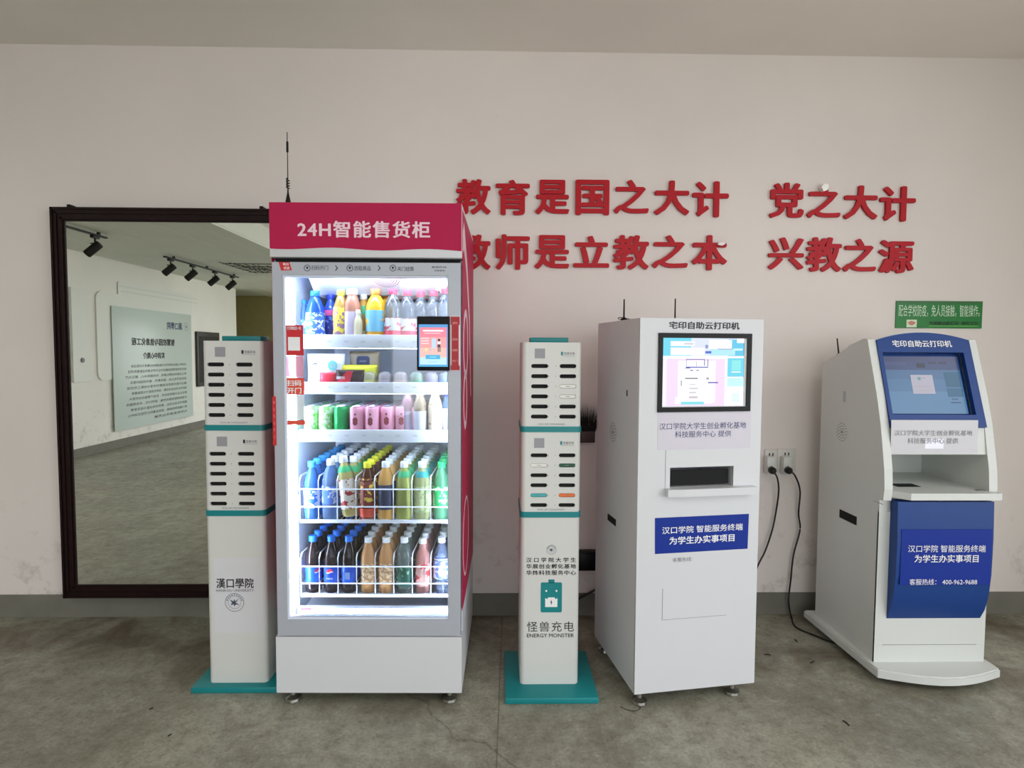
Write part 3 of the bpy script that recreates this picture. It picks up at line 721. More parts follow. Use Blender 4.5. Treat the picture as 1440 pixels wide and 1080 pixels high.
# screen bezel on the incline
BM = Matrix.Translation(SB) @ Matrix(((1,0,0,0),(0,sv.y,-sv.z,0),(0,sv.z,sv.y,0),(0,0,0,1)))   # x, along-slope, outward normal
def arc(half, base, rise, n=16):
    return [(half*math.cos(PI*i/n), base) if False else (half - 2*half*i/n, base+rise*(1-((half-2*half*i/n)/half)**2)) for i in range(n+1)]
def slope_plate(name, m, splines, d0, d1):
    me = spl_curve(splines, d1-d0); me.materials.append(m); me.transform(BM @ Matrix.Translation((0, 0, (d0+d1)/2)))
    return link(name, me, kk)
slope_plate('screen_bezel', M_blue, [[(-iw, 0)]+[(iw, 0)]+arc(iw, SLEN-.002, .034), [(-.183, .052), (.165, .052), (.165, .322), (-.183, .322)]], 0.0, .02)
slope_plate('bezel_recess', M_blue, [[(-.186, .049), (.168, .049), (.168, .325), (-.186, .325)]], -.022, -.012)
slope_plate('arched_top', M_kw, [[(-iw, SLEN-.045), (iw, SLEN-.045)]+arc(iw, SLEN+.001, .043)], -.05, -.002)
R0 = [(0,0,1,1,(96,140,190)), (0,0,1,.09,(84,92,140)), (0,.09,1,.24,(78,96,148)), (.02,.1,.3,.16,(90,104,158)), (0,.4,1,.62,(100,150,200)), (0,.62,1,1,(112,165,214)), (.44,.12,.55,.2,(50,56,80)), (.6,.1,.7,.13,(60,66,100)), (.74,.1,.84,.13,(60,66,100)),
      (.78,.28,.98,.54,(52,120,160)), (.78,.56,.98,.71,(56,126,168)), (.82,.74,.9,.76,(70,110,150)), (.8,.8,.93,.82,(60,100,140)),
      (.33,.33,.62,.66,(226,222,240)), (.42,.37,.46,.42,(110,190,200)), (.47,.38,.52,.39,(230,160,150)), (.37,.53,.58,.535,(225,180,190)), (.4,.6,.58,.605,(230,190,200))]
ui('display', kk, [(a, b, c, d, e) for a, b, c, d, e in R0], -.172, .154, .062, .312, .0, .52,
   BM @ Matrix.Translation((0, 0, -.006)) @ Matrix(((1,0,0,0),(0,0,1,0),(0,-1,0,0),(0,0,0,1))))
def slope_text(body, m, x0, x1, s0, s1, d, bold):
    return text('lettering', body, m, kk, x0, x1, s0, s1, 0, bold=bold, M=BM @ Matrix.Translation((0, 0, d)))
slope_text('宅印自助云打印机', M_inkw, -.135, .12, .345, .375, .0215, .02)
# hanging film with lettering
u0, u1, z0, z1 = FK.r(1254, 592, 1374, 638, 2.425-KY)
hf = MB(); hf.prism([(2.424-KY, z0), (2.4255-KY, z0), (2.4285-KY, z1+.004), (2.427-KY, z1+.004)], u0, u1, 'x')
hf.build('notice_film', mat('clear_grey_film', (200, 198, 204), .25), kk)
b_ = MB(); b_.prism([(2.4268-KY, z0-.004), (2.46-KY, z0-.004), (2.47-KY, 1.048), (2.442-KY, 1.048)], -iw, iw, 'x'); b_.build('visor', M_kw, kk)
kt = lambda body, q: text('lettering', body, M_inkg, kk, *FK.r(*q, 2.422-KY), 2.4225-KY, bold=0)
l1 = kt('汉口学院大学生创业孵化基地', (1258.5, 605, 1368, 613)); l2 = kt('科技服务中心 提供', (1277, 616, 1348, 624))
for l_ in (l1, l2):
    for v in l_.data.vertices: v.co.y += (v.co.z-z0)/(z1+.004-z0)*.0035
u0_, u1_, z0_, z1_ = FK.r(1302, 613, 1327, 631, 2.423-KY)  # brighter rectangle behind the film lettering
hf = MB(); hf.prism([(2.4235-KY+(z0_-z0)*.03, z0_), (2.4255-KY+(z0_-z0)*.03, z0_), (2.4255-KY+(z1_-z0)*.03, z1_), (2.4235-KY+(z1_-z0)*.03, z1_)], u0_, u1_, 'x')
hf.build('white_patch', mat('bright_white', (240, 238, 255), .3), kk)
# base
b_ = MB(); base = [(-hw-.035, .29), (-hw-.022, -.252)] + [(-hw-.02+(2*hw+.04)*i/14, -.28-.065*math.sin(PI*i/14)) for i in range(15)] + [(hw+.022, -.252), (hw+.02, .29)]
b_.prism(base, .03, .058, 'z'); b_.build('base_plate', M_kw, kk, True, 30)
b_ = MB(); base2 = [(x*.985, y*.985) for x, y in base]; b_.prism(base2, .058, .064, 'z'); b_.build('base_rim', M_kw, kk, True, 30)
for x, y in ((-hw+.05, -.22), (hw-.05, -.22), (-hw+.05, .22), (hw-.05, .22)): foot(kk, x, y, .032, .03)
b_ = MB(); b_.prism([(2.583-KY, .598), (2.716-KY, .598), (2.716-KY, .636), (2.583-KY, .636)], -hw-.0015, -hw+.002, 'x'); b_.build('vent_slot', M_dark, kk)
speaker(kk, -hw, 2.72-KY, .992, .048)
b_ = MB(); b_.prism(rrect(2.7-KY, 2.72-KY, 1.13, 1.18, .004), -hw-.001, -hw+.002, 'x'); b_.build('side_lock', mat('pale_grey_plastic', (176, 178, 182), .4), kk)
antenna(kk, -hw+.02, 2.80-KY, 1.337, 1.337+.085, math.radians(-8))

# ------------------------------------------------------------------ charging towers
def pill(x0, x1, z0, z1, n=6):
    return rrect(x0, x1, z0, z1, (z1-z0)/2-1e-4, n)
def tower(cx, yf, rz, label, which):
    t = empty('charging_tower', (cx, yf+.12, 0), rz, label=label, cat='charging station', group='teal and white charging towers')
    w_, d0, d1, r = .1165, -.12, .12, .018
    FT = Frame((cx, yf+.12, 0), rz)
    def foot_poly(notch):
        p = []
        for c, s_, a0 in ((w_-r, d0+r, -90), (w_-r, d1-r, 0), (-w_+r, d1-r, 90), (-w_+r, d0+r, 180)):
            for i in range(6):
                a = math.radians(a0+90*i/5); p.append((c+r*math.cos(a), s_+r*math.sin(a)))
        if notch: p += [(-w_+r, d0+.012), (w_-r, d0+.012)]
        return p
    def body(name, z0, z1, notch): MB().prism(foot_poly(notch), z0, z1, 'z').build(name, M_offw, t, True, 30)
    def band(z0, z1):
        s_ = 1.028; MB().prism([(x*s_, y*s_) for x, y in foot_poly(False)], z0, z1, 'z').build('teal_band', M_teal, t, True, 30)
    body('pedestal', .024, .700, False); band(.700, .722)
    for k, (z0, z1) in enumerate(((.722, 1.038), (1.060, 1.388))):
        body('cabinet', z0, z1, True)
        bx('slot_lining', M_dark, t, -w_+r-.001, w_-r+.001, d0+.0085, d0+.0118, z0, z1)
        hs = []; top = z1-.092; so = .008 if which == 2 else -.010; x_l, x_r = (-.0875+so, -.0215+so), (.0235+so, .0885+so)
        for i in range(6):
            zc = top-i*.0395
            for (a, b) in (x_l, x_r): hs.append(pill(a, b, zc-.0078, zc+.0078))
        fp = w_-r
        holed('face_plate', M_offw, t, [[(-fp, z0), (fp, z0), (fp, z1), (-fp, z1)]] + hs, d0, .0085)
        bx('code_sticker', mat('grey_sticker', (150, 150, 156), .5), t, -.066, -.026, d0-.0008, d0, z1-.062, z1-.024)
        bx('logo_mark', M_teal if which == 2 else M_ink, t, .036, .044, d0-.0006, d0, z1-.050, z1-.036)
        text('lettering', '怪兽充电', M_inkg, t, .047, .090, z1-.049, z1-.037, d0-.0006, bold=.01, res=1)
        bx('logo_line', M_inkg, t, .040, .090, d0-.0006, d0, z1-.0535, z1-.0525)
        b = MB()
        for i in range(6):
            for x in (-.012, .016): b.box(x, x+.002, d0-.0005, d0, top-i*.0395-.002, top-i*.0395+.002)
        b.build('indicator_marks', M_inkg, t)['kind'] = 'stuff'
        text('lettering', '请扫描二维码 充电宝自助租借服务', M_inkg, t, -.052, .055, z0+.006, z0+.0125, d0-.0006, bold=0, res=1)
        banks = {(2, 1): [(1, 2, 'white'), (1, 3, 'white')], (2, 0): [(0, 1, 'white'), (1, 1, 'green'), (0, 4, 'teal'), (1, 4, 'orange')]}.get((which, k), [])
        cn = {'white': (228, 228, 222), 'green': (30, 78, 52), 'teal': (70, 170, 172), 'orange': (226, 112, 52)}
        for c, i, colr in banks:
            a, b2 = (x_l, x_r)[c]; zc = top-i*.0395
            P = Matrix.Rotation(rz, 4, 'Z') @ Vector(((a+b2)/2, d0+.002, 0))
            pb = empty('power_bank', (cx+P.x, yf+.12+P.y, zc), rz, cat='power bank',
                       label='%s power bank in the %s slot, %s row of the middle tower\'s %s cabinet' % (colr, ('left', 'right')[c], ordn[i], ('lower', 'upper')[k]))
            MB().prism(pill(-(b2-a)/2+.0012, (b2-a)/2-.0012, -.0064, .0064), 0, .0062, 'y').build('case_end', mat('bank_'+colr, cn[colr], .4), pb, True, 30)
            bx('contact_strip', M_inkg, pb, -.008, .008, -.0003, 0, -.001, .001)
        if k == 0: band(1.038, 1.060)
    bx('top_cap', M_teal, t, -.08, .075, -.03, .06, 1.388, 1.409, .003)
    return t, FT, d0
# middle tower
T2, FT2, d0 = tower(.2005, 2.348, 0, 'teal and white power bank charging tower between the fridge and the printer kiosk', 2)
bx('base_plate', M_teal, T2, -.176, .184, -.218, .15, 0, .024, .003)
def t2t(body, q, m=M_ink, bold=.02, space=1.0): return text('lettering', body, m, T2, *FT2.r(*q, d0), d0-.0008, bold=bold, space=space)
t2t('汉 口 学 院 大 学 生', (740, 784, 810, 790.5)); t2t('华展创业孵化基地', (740, 793, 810, 799.5), space=1.15); t2t('华炜科技服务中心', (740, 802, 810, 808.5), space=1.15)
t2t('怪兽充电', (741, 874, 807, 888), bold=.0, space=1.15); t2t('ENERGY MONSTER', (741, 891, 807, 896), bold=.01)
def seal(parent, F, px, py, rpx, off):
    cx_, cz = F.f(px, py, off); R = rpx/FPX*2.36; b = MB(); n = 30; y = off-.0008
    for r0, r1 in ((R*.95, R), (R*.66, R*.69)):
        for i in range(n):
            a, c = 2*PI*i/n, 2*PI*(i+1)/n
            b.quad((cx_+r0*math.cos(a), y, cz+r0*math.sin(a)), (cx_+r1*math.cos(a), y, cz+r1*math.sin(a)), (cx_+r1*math.cos(c), y, cz+r1*math.sin(c)), (cx_+r0*math.cos(c), y, cz+r0*math.sin(c)))
    bird = [(-.5,.32),(-.12,.1),(-.05,.34),(.08,.12),(.46,.42),(.2,.05),(.1,-.02),(.55,-.3),(.15,-.22),(-.05,-.42),(-.1,-.2),(-.42,-.32),(-.28,-.02)]
    b.prism([(cx_+x*R, cz+z*R) for x, z in bird], y, y+.0006, 'y')
    for i in range(9):
        a = PI*(.1+.8*i/8); x, z = cx_+R*.81*math.cos(a), cz+R*.81*math.sin(a); s_ = R*.06; b.box(x-s_, x+s_, y, y+.0004, z-s_, z+s_)
    b.build('seal_emblem', mat('grey_blue_ink', (70, 82, 100), .5), parent)
seal(T2, FT2, 775.5, 773, 7, d0)
# battery mascot-free battery icon: terminal, body, two dots, notched plate with bolt
u0, u1, z0, z1 = FT2.r(760.5, 819, 790, 861, d0)
b_ = MB(); b_.prism(rrect(u0, u1, z0, z1, .006), d0-.0008, d0, 'y'); b_.prism(rrect(u0+.030, u1-.030, z1-.002, z1+.012, .001), d0-.0008, d0, 'y'); b_.cur = 1
for x in (u0+.022, u1-.022): b_.prism([(x+.004*math.cos(a*PI/5), z1-.034+.004*math.sin(a*PI/5)) for a in range(10)], d0-.0014, d0-.0008, 'y')
b_.prism([(u0+.018, z0+.022), (u1-.018, z0+.022), (u1-.018, z0+.058), (u1-.026, z0+.054), (u1-.030, z0+.061), (u0+.030, z0+.061), (u0+.026, z0+.054), (u0+.018, z0+.058)], d0-.0014, d0-.0008, 'y'); b_.cur = 2
cx_ = (u0+u1)/2; b_.prism([(cx_-.004, z0+.040), (cx_+.001, z0+.053), (cx_+.001, z0+.043), (cx_+.004, z0+.043), (cx_-.001, z0+.029), (cx_-.001, z0+.040)], d0-.002, d0-.0014, 'y')
b_.build('battery_icon', [M_teal, M_inkw, M_ink], T2)
# left tower
T1, FT1, d0 = tower(-1.041, 2.372, 0, 'teal and white power bank charging tower standing in front of the wall mirror', 1)
bx('base_plate', M_teal, T1, -.172, .175, -.155, .20, 0, .024, .003)
text('lettering', '漢口學院', M_ink, T1, *FT1.r(304, 813, 357, 827, d0), d0-.0008, bold=.02)
text('lettering', 'HANKOU UNIVERSITY', M_ink, T1, *FT1.r(304, 828.5, 357, 832, d0), d0-.0008, bold=.0)
seal(T1, FT1, 330, 847, 13.5, d0)
bx('paper_patch', mat('pale_lilac_paper', (214, 213, 218), .4), T1, *FT1.r(300, 785, 371, 890, d0)[:2], d0-.0004, d0, FT1.r(300, 785, 371, 890, d0)[2], FT1.r(300, 785, 371, 890, d0)[3])

# ------------------------------------------------------------------ vending fridge
FA = math.radians(-.8); FO = (-.4945, 2.252, 0); FF = Frame(FO, FA)
fr = empty('vending_fridge', FO, FA, label='tall glass-door vending fridge with magenta header, full of drinks', cat='vending fridge')
HW = .3525; FD = .70
Z_B0, Z_B1, Z_D0, Z_D1, Z_H0, Z_H1 = .048, .270, .274, 1.676, 1.690, 1.893
wt = .05
b_ = MB()
b_.box(-HW, -HW+wt, .045, FD, Z_B1, Z_H0); b_.box(HW-wt, HW, .045, FD, Z_B1, Z_H0)
b_.box(-HW+wt, HW-wt, FD-.055, FD, Z_B1, Z_H0); b_.box(-HW+wt, HW-wt, .045, FD-.055, Z_B1, Z_B1+.035); b_.box(-HW+wt, HW-wt, .045, FD-.055, 1.655, Z_H0)
b_.build('cabinet_shell', M_liner, fr)
b_ = MB(); b_.box(-HW, HW, 0, .012, Z_B0, Z_B1-.004); b_.box(-HW, HW, .012, FD, Z_B0, Z_B1-.002); b_.build('base_panel', M_white, fr)
bx('header_box', M_white, fr, -HW, HW, 0, FD, Z_H0+.004, Z_H1, .003)
bx('header_gap', M_dark, fr, -HW+.01, HW-.01, .03, .045, Z_D1-.002, Z_H0+.006)
wav = [(-HW+.001, Z_H1-.001)]
for i in range(25):
    u = -HW+.001+(2*HW-.002)*i/24; wav.append((u, 1.727-.006*(i/24)-.004*math.sin(i/24*4*PI+.6)))
wav.append((HW-.001, Z_H1-.001))
MB().prism(wav, -.0015, .0, 'y').build('header_print', M_pink, fr)
text('lettering', '24H智能售货柜', mat('pale_pink_ink', (238, 206, 220), .4), fr, *FF.r(418, 310, 605, 335, -.002), -.0022, bold=.028, space=1.12)
for sx in (-1, 1):
    x = sx*(HW+.0015)
    b_ = MB(); b_.box(min(x, sx*HW), max(x, sx*HW), .02, FD, .36, Z_H1-.02); b_.build('side_print', M_pink, fr)
    b_ = MB(); P = [(.03, 1.80), (.08, 1.84), (.25, 1.72), (.42, 1.50), (.52, 1.15), (.49, 1.15), (.39, 1.47), (.23, 1.66), (.08, 1.74), (.03, 1.72)]
    b_.prism(P, x, x+sx*.0008, 'x')
    def ring(cy, cz, ry, rz_, t_):
        n = 24
        for i in range(n):
            a, c = 2*PI*i/n, 2*PI*(i+1)/n
            f = lambda q, k: (cy+(ry-k)*math.cos(q), cz+(rz_-k)*math.sin(q))
            b_.prism([f(a, 0), f(c, 0), f(c, t_), f(a, t_)], x, x+sx*.0008, 'x')
    ring(.18, 1.38, .13, .14, .03); ring(.16, 1.16, .1, .12, .03); ring(.2, .6, .16, .16, .012)
    b_.build('side_swirl', M_pinkw, fr)
for x in (-HW+.05, HW-.05):
    for y in (.035, FD-.06): foot(fr, x, y, Z_B0+.002, .031)
# antenna with a coil on top
b_ = MB(); ax, ay = -.318, .10
b_.lathe([(0, 0), (.01, 0), (.011, .02), (.005, .05), (.003, .06), (.0018, .09), (.0016, .285), (0, .286)], ax, ay, 10, Z_H1)
b_.lathe([(.0, .21), (.0045, .211), (.0045, .25), (0, .251)], ax, ay, 8, Z_H1)
hel = [(ax+.006*math.cos(i*.9), ay+.006*math.sin(i*.9), Z_H1+.075+i*.0014) for i in range(28)]
b_.tube(hel, .0022, 5)
b_.build('antenna', M_black, fr, True)
# door
ol, orr, ob, ot = -.3085, .303, .3325, 1.630
holed('door_frame', M_silver, fr, [[(-.345, Z_D0), (.348, Z_D0), (.348, Z_D1), (-.345, Z_D1)], [(ol, ob), (orr, ob), (orr, ot), (ol, ot)]], 0, .04)
holed('inner_frame', mat('pale_blue_trim', (214, 222, 236), .3), fr, [[(ol, ob), (orr, ob), (orr, ot), (ol, ot)], [(ol+.009, ob+.008), (orr-.004, ob+.008), (orr-.004, ot-.008), (ol+.009, ot-.008)]], .006, .03)
bx('glass_pane', M_glass, fr, ol+.008, orr-.003, .012, .016, ob+.007, ot-.007)
# LED bars behind the jambs and header
LED = mat('cold_white_led', (235, 242, 255), .4, emit=(228, 237, 255), es=55)
LEDS = mat('cold_white_led_strip', (235, 242, 255), .4, emit=(228, 237, 255), es=22)
for x0, x1 in ((-.300, -.282), (.2985, .3022)):
    bx('led_bar', LED, fr, x0, x1, .046, .056, .36, 1.60)
bx('led_bar', LED, fr, -.26, .27, .048, .062, 1.632, 1.640)
bx('led_bar', LED, fr, -.28, .29, .044, .052, .333, .339)
for z in (.30,):
    b_ = MB(); b_.box(-.29, .30, .06, .085, z+.02, z+.052); b_.build('price_rail', mat('price_rail_white', (236, 240, 248), .35), fr)
tag(MB().prism([(-.283, .326), (-.243, .326), (-.234, .352), (-.275, .352)], .057, .0605, 'y').build('red_tag', M_redst, fr), 'small red corner tag on the bottom rail')
text('lettering', '新品', M_inkw, fr, -.27, -.25, .332, .346, .0565, bold=.03, res=1)
# top vent panel inside
b_ = MB(); b_.prism([(.09, 1.655), (.20, 1.575), (.64, 1.56), (.64, 1.655)], -.25, .302, 'x'); b_.build('evaporator_cover', M_liner, fr)
b_ = MB(); n = 20
for k, R in enumerate((.016, .025, .034, .043)):
    for i in range(n):
        a, c = PI+PI*i/n, PI+PI*(i+1)/n
        def P_(q, r): 
            yy = .145+(r*math.sin(q))*-.0 ; s_ = r*math.sin(q)
            y = .125-s_*.75; z = 1.655-(y-.09)*(.08/.11)-.001
            return (.05+r*math.cos(q)*1.1, y, z)
        b_.quad(P_(a, R), P_(c, R), P_(c, R+.003), P_(a, R+.003))
b_.build('fan_grille', M_inkg, fr)
# shelves
def shelf(z0, z1):
    s_ = bx('shelf', M_liner, fr, -.285, .298, .10, .62, z0, z0+.012, .002)
    b = MB(); b.box(-.285, .298, .085, .099, z0-.004, z1, .002); b.build('price_rail', mat('price_rail_white', (236, 240, 248), .35), s_, True)
    bx('led_strip', LEDS, s_, -.27, .285, .100, .108, z0-.006, z0-.002)
    b = MB()
    for i in range(8): b.box(-.24+i*.066, -.222+i*.066, .0842, .085, z0+.018, z0+.024)
    b.build('price_tags', mat('faint_print', (216, 222, 230), .5), s_)
    return s_
SH = [(1.366, 1.414), (1.191, 1.231), (1.003, 1.046)]
for q in SH: shelf(*q)
b_ = MB()
for z in (1.215, 1.02): b_.prism([(-.262+.016*math.cos(a*PI/8), z+.016*math.sin(a*PI/8)) for a in range(16)], .083, .0845, 'y')
b_.build('round_sticker', mat('pale_red_sticker', (240, 130, 140), .4), fr)
# stickers on the glass, left edge
def sticker(name, q, m, label=None, off=.0105):
    u0, u1, z0, z1 = FF.r(*q, off); o = bx(name, m, fr, u0, u1, off, off+.0012, z0, z1)
    if label: o['label'] = label
    return o
s1 = sticker('sticker', (399.5, 457, 427, 500), M_redst, 'red sticker with a blank white square')
s1b = FF.r(405, 474, 422, 493, .010); bx('blank_square', M_inkw, fr, s1b[0], s1b[1], .0095, .0106, s1b[2], s1b[3])
text('lettering', '打开微信扫一扫', M_inkw, fr, *FF.r(404, 459, 423, 464, .010), .0098, bold=.02, res=1)
sticker('sticker', (400, 501, 427, 530), clear_mat('pale_pink_print', (246, 192, 208), .6, .5, .2), 'pale pink sticker')
sticker('sticker', (400, 531, 428, 555), mat('orange_red_print', (222, 82, 66), .4), 'orange red sticker')
text('lettering', '扫码', M_inkw, fr, *FF.r(403.5, 534.5, 424, 543, .010), .0098, bold=.03, res=2)
text('lettering', '开门', M_inkw, fr, *FF.r(403.5, 545, 424, 553.5, .010), .0098, bold=.03, res=2)
sticker('sticker', (400, 556, 428, 590), clear_mat('white_print_film', (250, 250, 252), .5, .5, .2), 'white blank sticker')
sticker('sticker', (400.5, 591, 429, 597.5), MATS['orange_red_print'], 'narrow orange red strip')
hs = FF.r(383, 557, 389, 627, -.001)
tag(MB().prism(rrect(hs[0], hs[1], hs[2], hs[3], .006), -.0022, -.0002, 'y').build('handle_sticker', M_redst, fr), 'long red sticker on the door edge')
for i, ch in enumerate('由此处拉开门'):
    zc = hs[3]-.022-i*.026; text('lettering', ch, mat('pink_ink', (240, 170, 170), .5), fr, hs[0]+.004, hs[1]-.004, zc-.007, zc+.005, -.0026, bold=0, res=1)
# top strip printing
a = [FF.f(*p) for p in ((392, 368.5), (407, 368.5), (410.5, 380), (395.5, 380.5))]
MB().prism(a, -.0012, .0, 'y').build('corner_badge', M_redst, fr)
text('lettering', '每日', M_inkw, fr, *FF.r(398, 369.5, 406, 373.5), -.0016, bold=.02, res=1)
text('lettering', '优选', M_inkw, fr, *FF.r(399, 375, 407.5, 379), -.0016, bold=.02, res=1)
for body, q in (('扫码开门', (438, 373.2, 461.5, 380)), ('选取商品', (498, 373.8, 521.5, 380.6)), ('关门结算', (559, 374.8, 582, 381.4)), ('客服热线', (607, 374.2, 628, 377.2)), ('扫码联系', (611, 379.2, 626, 381.8))):
    text('lettering', body, M_ink, fr, *FF.r(*q), -.0006, bold=.0, res=1)
b_ = MB()
for px in (473, 533):
    u, z = FF.f(px, 377); b_.prism([(u-.005, z+.010), (u-.002, z+.010), (u+.006, z), (u-.002, z-.010), (u-.005, z-.010), (u+.002, z)], -.0008, 0, 'y')
for px in (432, 492, 552.5):
    u, z = FF.f(px, 377); n = 20; R = .012
    for i in range(n):
        a_, c_ = 2*PI*i/n, 2*PI*(i+1)/n; b_.prism([(u+r_*math.cos(t_), z+r_*math.sin(t_)) for r_, t_ in ((R, a_), (R, c_), (R-.002, c_), (R-.002, a_))], -.0008, 0, 'y')
    b_.prism([(u-.005, z+.005), (u+.005, z+.005), (u, z-.006)], -.0008, 0, 'y')
b_.build('step_icons', M_ink, fr)
# payment terminal on the door
u0, u1, z0, z1 = FF.r(586, 444.5, 632, 521.5, -.012)
bx('terminal_case', M_black, fr, u0, u1, -.012, .011, z0, z1, .004)
RS = [(0,0,1,1,(240,150,160)), (0,0,1,.07,(70,150,215)), (0,.07,.04,1,(90,150,215)), (.04,.07,1,.3,(236,130,150)), (.04,.3,1,.55,(240,160,160)), (.04,.55,1,.78,(240,190,180)), (.04,.78,1,.95,(190,232,246)), (0,.95,1,1,(70,170,220)), (.96,.07,1,.95,(120,150,220)),
      (.15,.13,.85,.17,(255,235,245)), (.2,.2,.75,.22,(250,200,210)), (.08,.32,.35,.34,(250,225,235)), (.08,.38,.35,.4,(250,225,235)), (.08,.44,.35,.46,(250,225,235)), (.45,.33,.6,.56,(190,215,245)), (.22,.56,.3,.63,(250,225,150)), (.34,.58,.45,.62,(210,180,200)),
      (.66,.34,.74,.4,(40,20,40)), (.64,.4,.76,.47,(255,225,240)), (.65,.47,.75,.54,(50,20,50)), (.66,.54,.69,.65,(20,10,30)), (.72,.54,.75,.65,(20,10,30)), (.24,.72,.74,.82,(60,175,225)), (.38,.76,.6,.78,(140,220,245)), (.33,.88,.64,.89,(150,200,230))]
ui('display', fr, RS, u0+.007, u1-.006, z0+.015, z1-.030, -.0122, 1.1)
u0, u1, z0, z1 = FF.r(634, 444.5, 646.5, 521.5, -.004)
b_ = MB(); b_.box(u0-.001, u1+.001, -.004, 0, z0, z1)
b_.build('label_backing', M_pinkw, fr)
b_ = MB(); b_.box(u0, u1, -.0052, -.004, z1-.032, z1-.002); b_.box(u0+.003, u1-.004, -.0052, -.004, z0+.02, z1-.032); b_.box(u0, u1, -.0052, -.004, z0+.002, z0+.02)
tag(b_.build('red_instruction_strip', mat('deep_red_print', (168, 20, 32), .4), fr), 'dark red instruction strip beside the touch screen')
for body, zz in (('请勿', .03), ('遮挡', .09), ('扫码', .13), ('开门', .17)):
    text('lettering', body, MATS['pink_ink'], fr, u0+.006, u1-.008, z1-zz, z1-zz+.009, -.0056, bold=0, res=1)

# ---- contents: bottles, cans, tubs, bags
FM = fr.matrix_basis = Matrix.Translation(FO) @ Matrix.Rotation(FA, 4, 'Z')
def fpos(x, y, z): v = FM @ Vector((x, y, z)); return v
def plastic(nm, rgb, o=.35, g=.6): return clear_mat('pet_'+nm, rgb, o, g)
BOT = {   # body profile (r, z) for a 0.225 m bottle; neck radius .012
 'straight': [(0, 0), (.026, 0), (.031, .006), (.032, .02), (.032, .13), (.031, .145), (.024, .175), (.014, .195), (.0125, .20), (.0125, .212)],
 'curvy': [(0, 0), (.024, 0), (.031, .008), (.032, .04), (.0295, .065), (.031, .085), (.0315, .12), (.029, .15), (.02, .18), (.0135, .197), (.0125, .20), (.0125, .212)],
 'ribbed': [(0, 0), (.027, 0), (.032, .006), (.030, .014), (.032, .022), (.030, .03), (.032, .038), (.032, .05), (.032, .115), (.030, .124), (.032, .132), (.029, .15), (.02, .178), (.0125, .195), (.0125, .212)],
 'wide': [(0, 0), (.027, 0), (.0315, .006), (.032, .03), (.032, .14), (.0305, .158), (.021, .185), (.0175, .195), (.0175, .212)],
 'slim': [(0, 0), (.024, 0), (.029, .005), (.0295, .02), (.0295, .125), (.028, .15), (.02, .17), (.0145, .18), (.0145, .212)],
}
mesh_cache = {}
def bmesh_parts(key, shape, liquid, cap, label_rgb, band=None, lab=(.045, .12), capr=.0155):
    """returns the meshes of one kind of bottle: body, cap, label, extras"""
    if key in mesh_cache: return mesh_cache[key]
    prof = BOT[shape]; parts = []
    parts.append(('bottle_body', MB().lathe(prof, seg=18).mesh('bottle_body', liquid, True, 50)))
    c = MB().lathe([(capr-.0015, .200), (capr, .202), (capr, .219), (capr-.002, .2215), (0, .2215)], seg=18)
    c.lathe([(capr+.0006, .1995), (capr+.0006, .2025)], seg=18)
    parts.append(('cap', c.mesh('cap', cap, True, 40)))
    def rad(z):
        for (r0, z0), (r1, z1) in zip(prof, prof[1:]):
            if z0 <= z <= z1 and z1 > z0: return r0+(r1-r0)*(z-z0)/(z1-z0)
        return prof[-1][0]
    if label_rgb is not None:
        z0, z1 = lab; n = 6
        pr = [(rad(z0+(z1-z0)*i/n)+.0007, z0+(z1-z0)*i/n) for i in range(n+1)]
        lb = MB(); N = 18
        for j in range(n):
            for i in range(N):
                a, b = 2*PI*i/N, 2*PI*(i+1)/N
                lb.quad(*[(r*math.cos(t_), r*math.sin(t_), z) for (r, z), t_ in ((pr[j], a), (pr[j], b), (pr[j+1], b), (pr[j+1], a))])
        parts.append(('label_sleeve', lb.mesh('label_sleeve', label_rgb, True, 35, True)))
    if band is not None:
        z0, z1, mm = band; n = 4
        pr = [(rad(z0+(z1-z0)*i/n)+.0009, z0+(z1-z0)*i/n) for i in range(n+1)]
        lb = MB(); N = 18
        for j in range(n):
            for i in range(N):
                a, b = 2*PI*i/N, 2*PI*(i+1)/N
                lb.quad(*[(r*math.cos(t_), r*math.sin(t_), z) for (r, z), t_ in ((pr[j], a), (pr[j], b), (pr[j+1], b), (pr[j+1], a))])
        parts.append(('label_band', lb.mesh('label_band', mm, True, 35, True)))
    mesh_cache[key] = parts; return parts
def label_mat(name, c1, c2, scale=60, thr=.5, rough=.4):
    """printed sleeve: two colours in blotches like small artwork"""
    m = mat(name, c1, rough); nt = m.node_tree; b = nt.nodes['Principled BSDF']
    tc = nt.nodes.new('ShaderNodeTexCoord'); n = nt.nodes.new('ShaderNodeTexNoise'); n.inputs['Scale'].default_value = scale
    cr = nt.nodes.new('ShaderNodeValToRGB'); cr.color_ramp.interpolation = 'CONSTANT'
    cr.color_ramp.elements[0].color = s2l(c1)+(1,); cr.color_ramp.elements[1].color = s2l(c2)+(1,); cr.color_ramp.elements[1].position = thr
    nt.links.new(tc.outputs['Object'], n.inputs[0]); nt.links.new(n.outputs[0], cr.inputs[0]); nt.links.new(cr.outputs[0], b.inputs['Base Color'])
    return m
CAPW = mat('cap_white', (236, 238, 240), .4); CAPB = mat('cap_blue', (30, 110, 215), .4); CAPLB = mat('cap_light_blue', (70, 170, 235), .4)
CAPY = mat('cap_yellow', (228, 222, 40), .4); CAPG = mat('cap_green', (40, 190, 110), .4); CAPR = mat('cap_red', (222, 50, 80), .4); CAPO = mat('cap_orange', (240, 130, 60), .4)
CAPL = mat('cap_lime', (214, 220, 70), .4); CAPD = mat('cap_dark_blue', (40, 60, 190), .4)
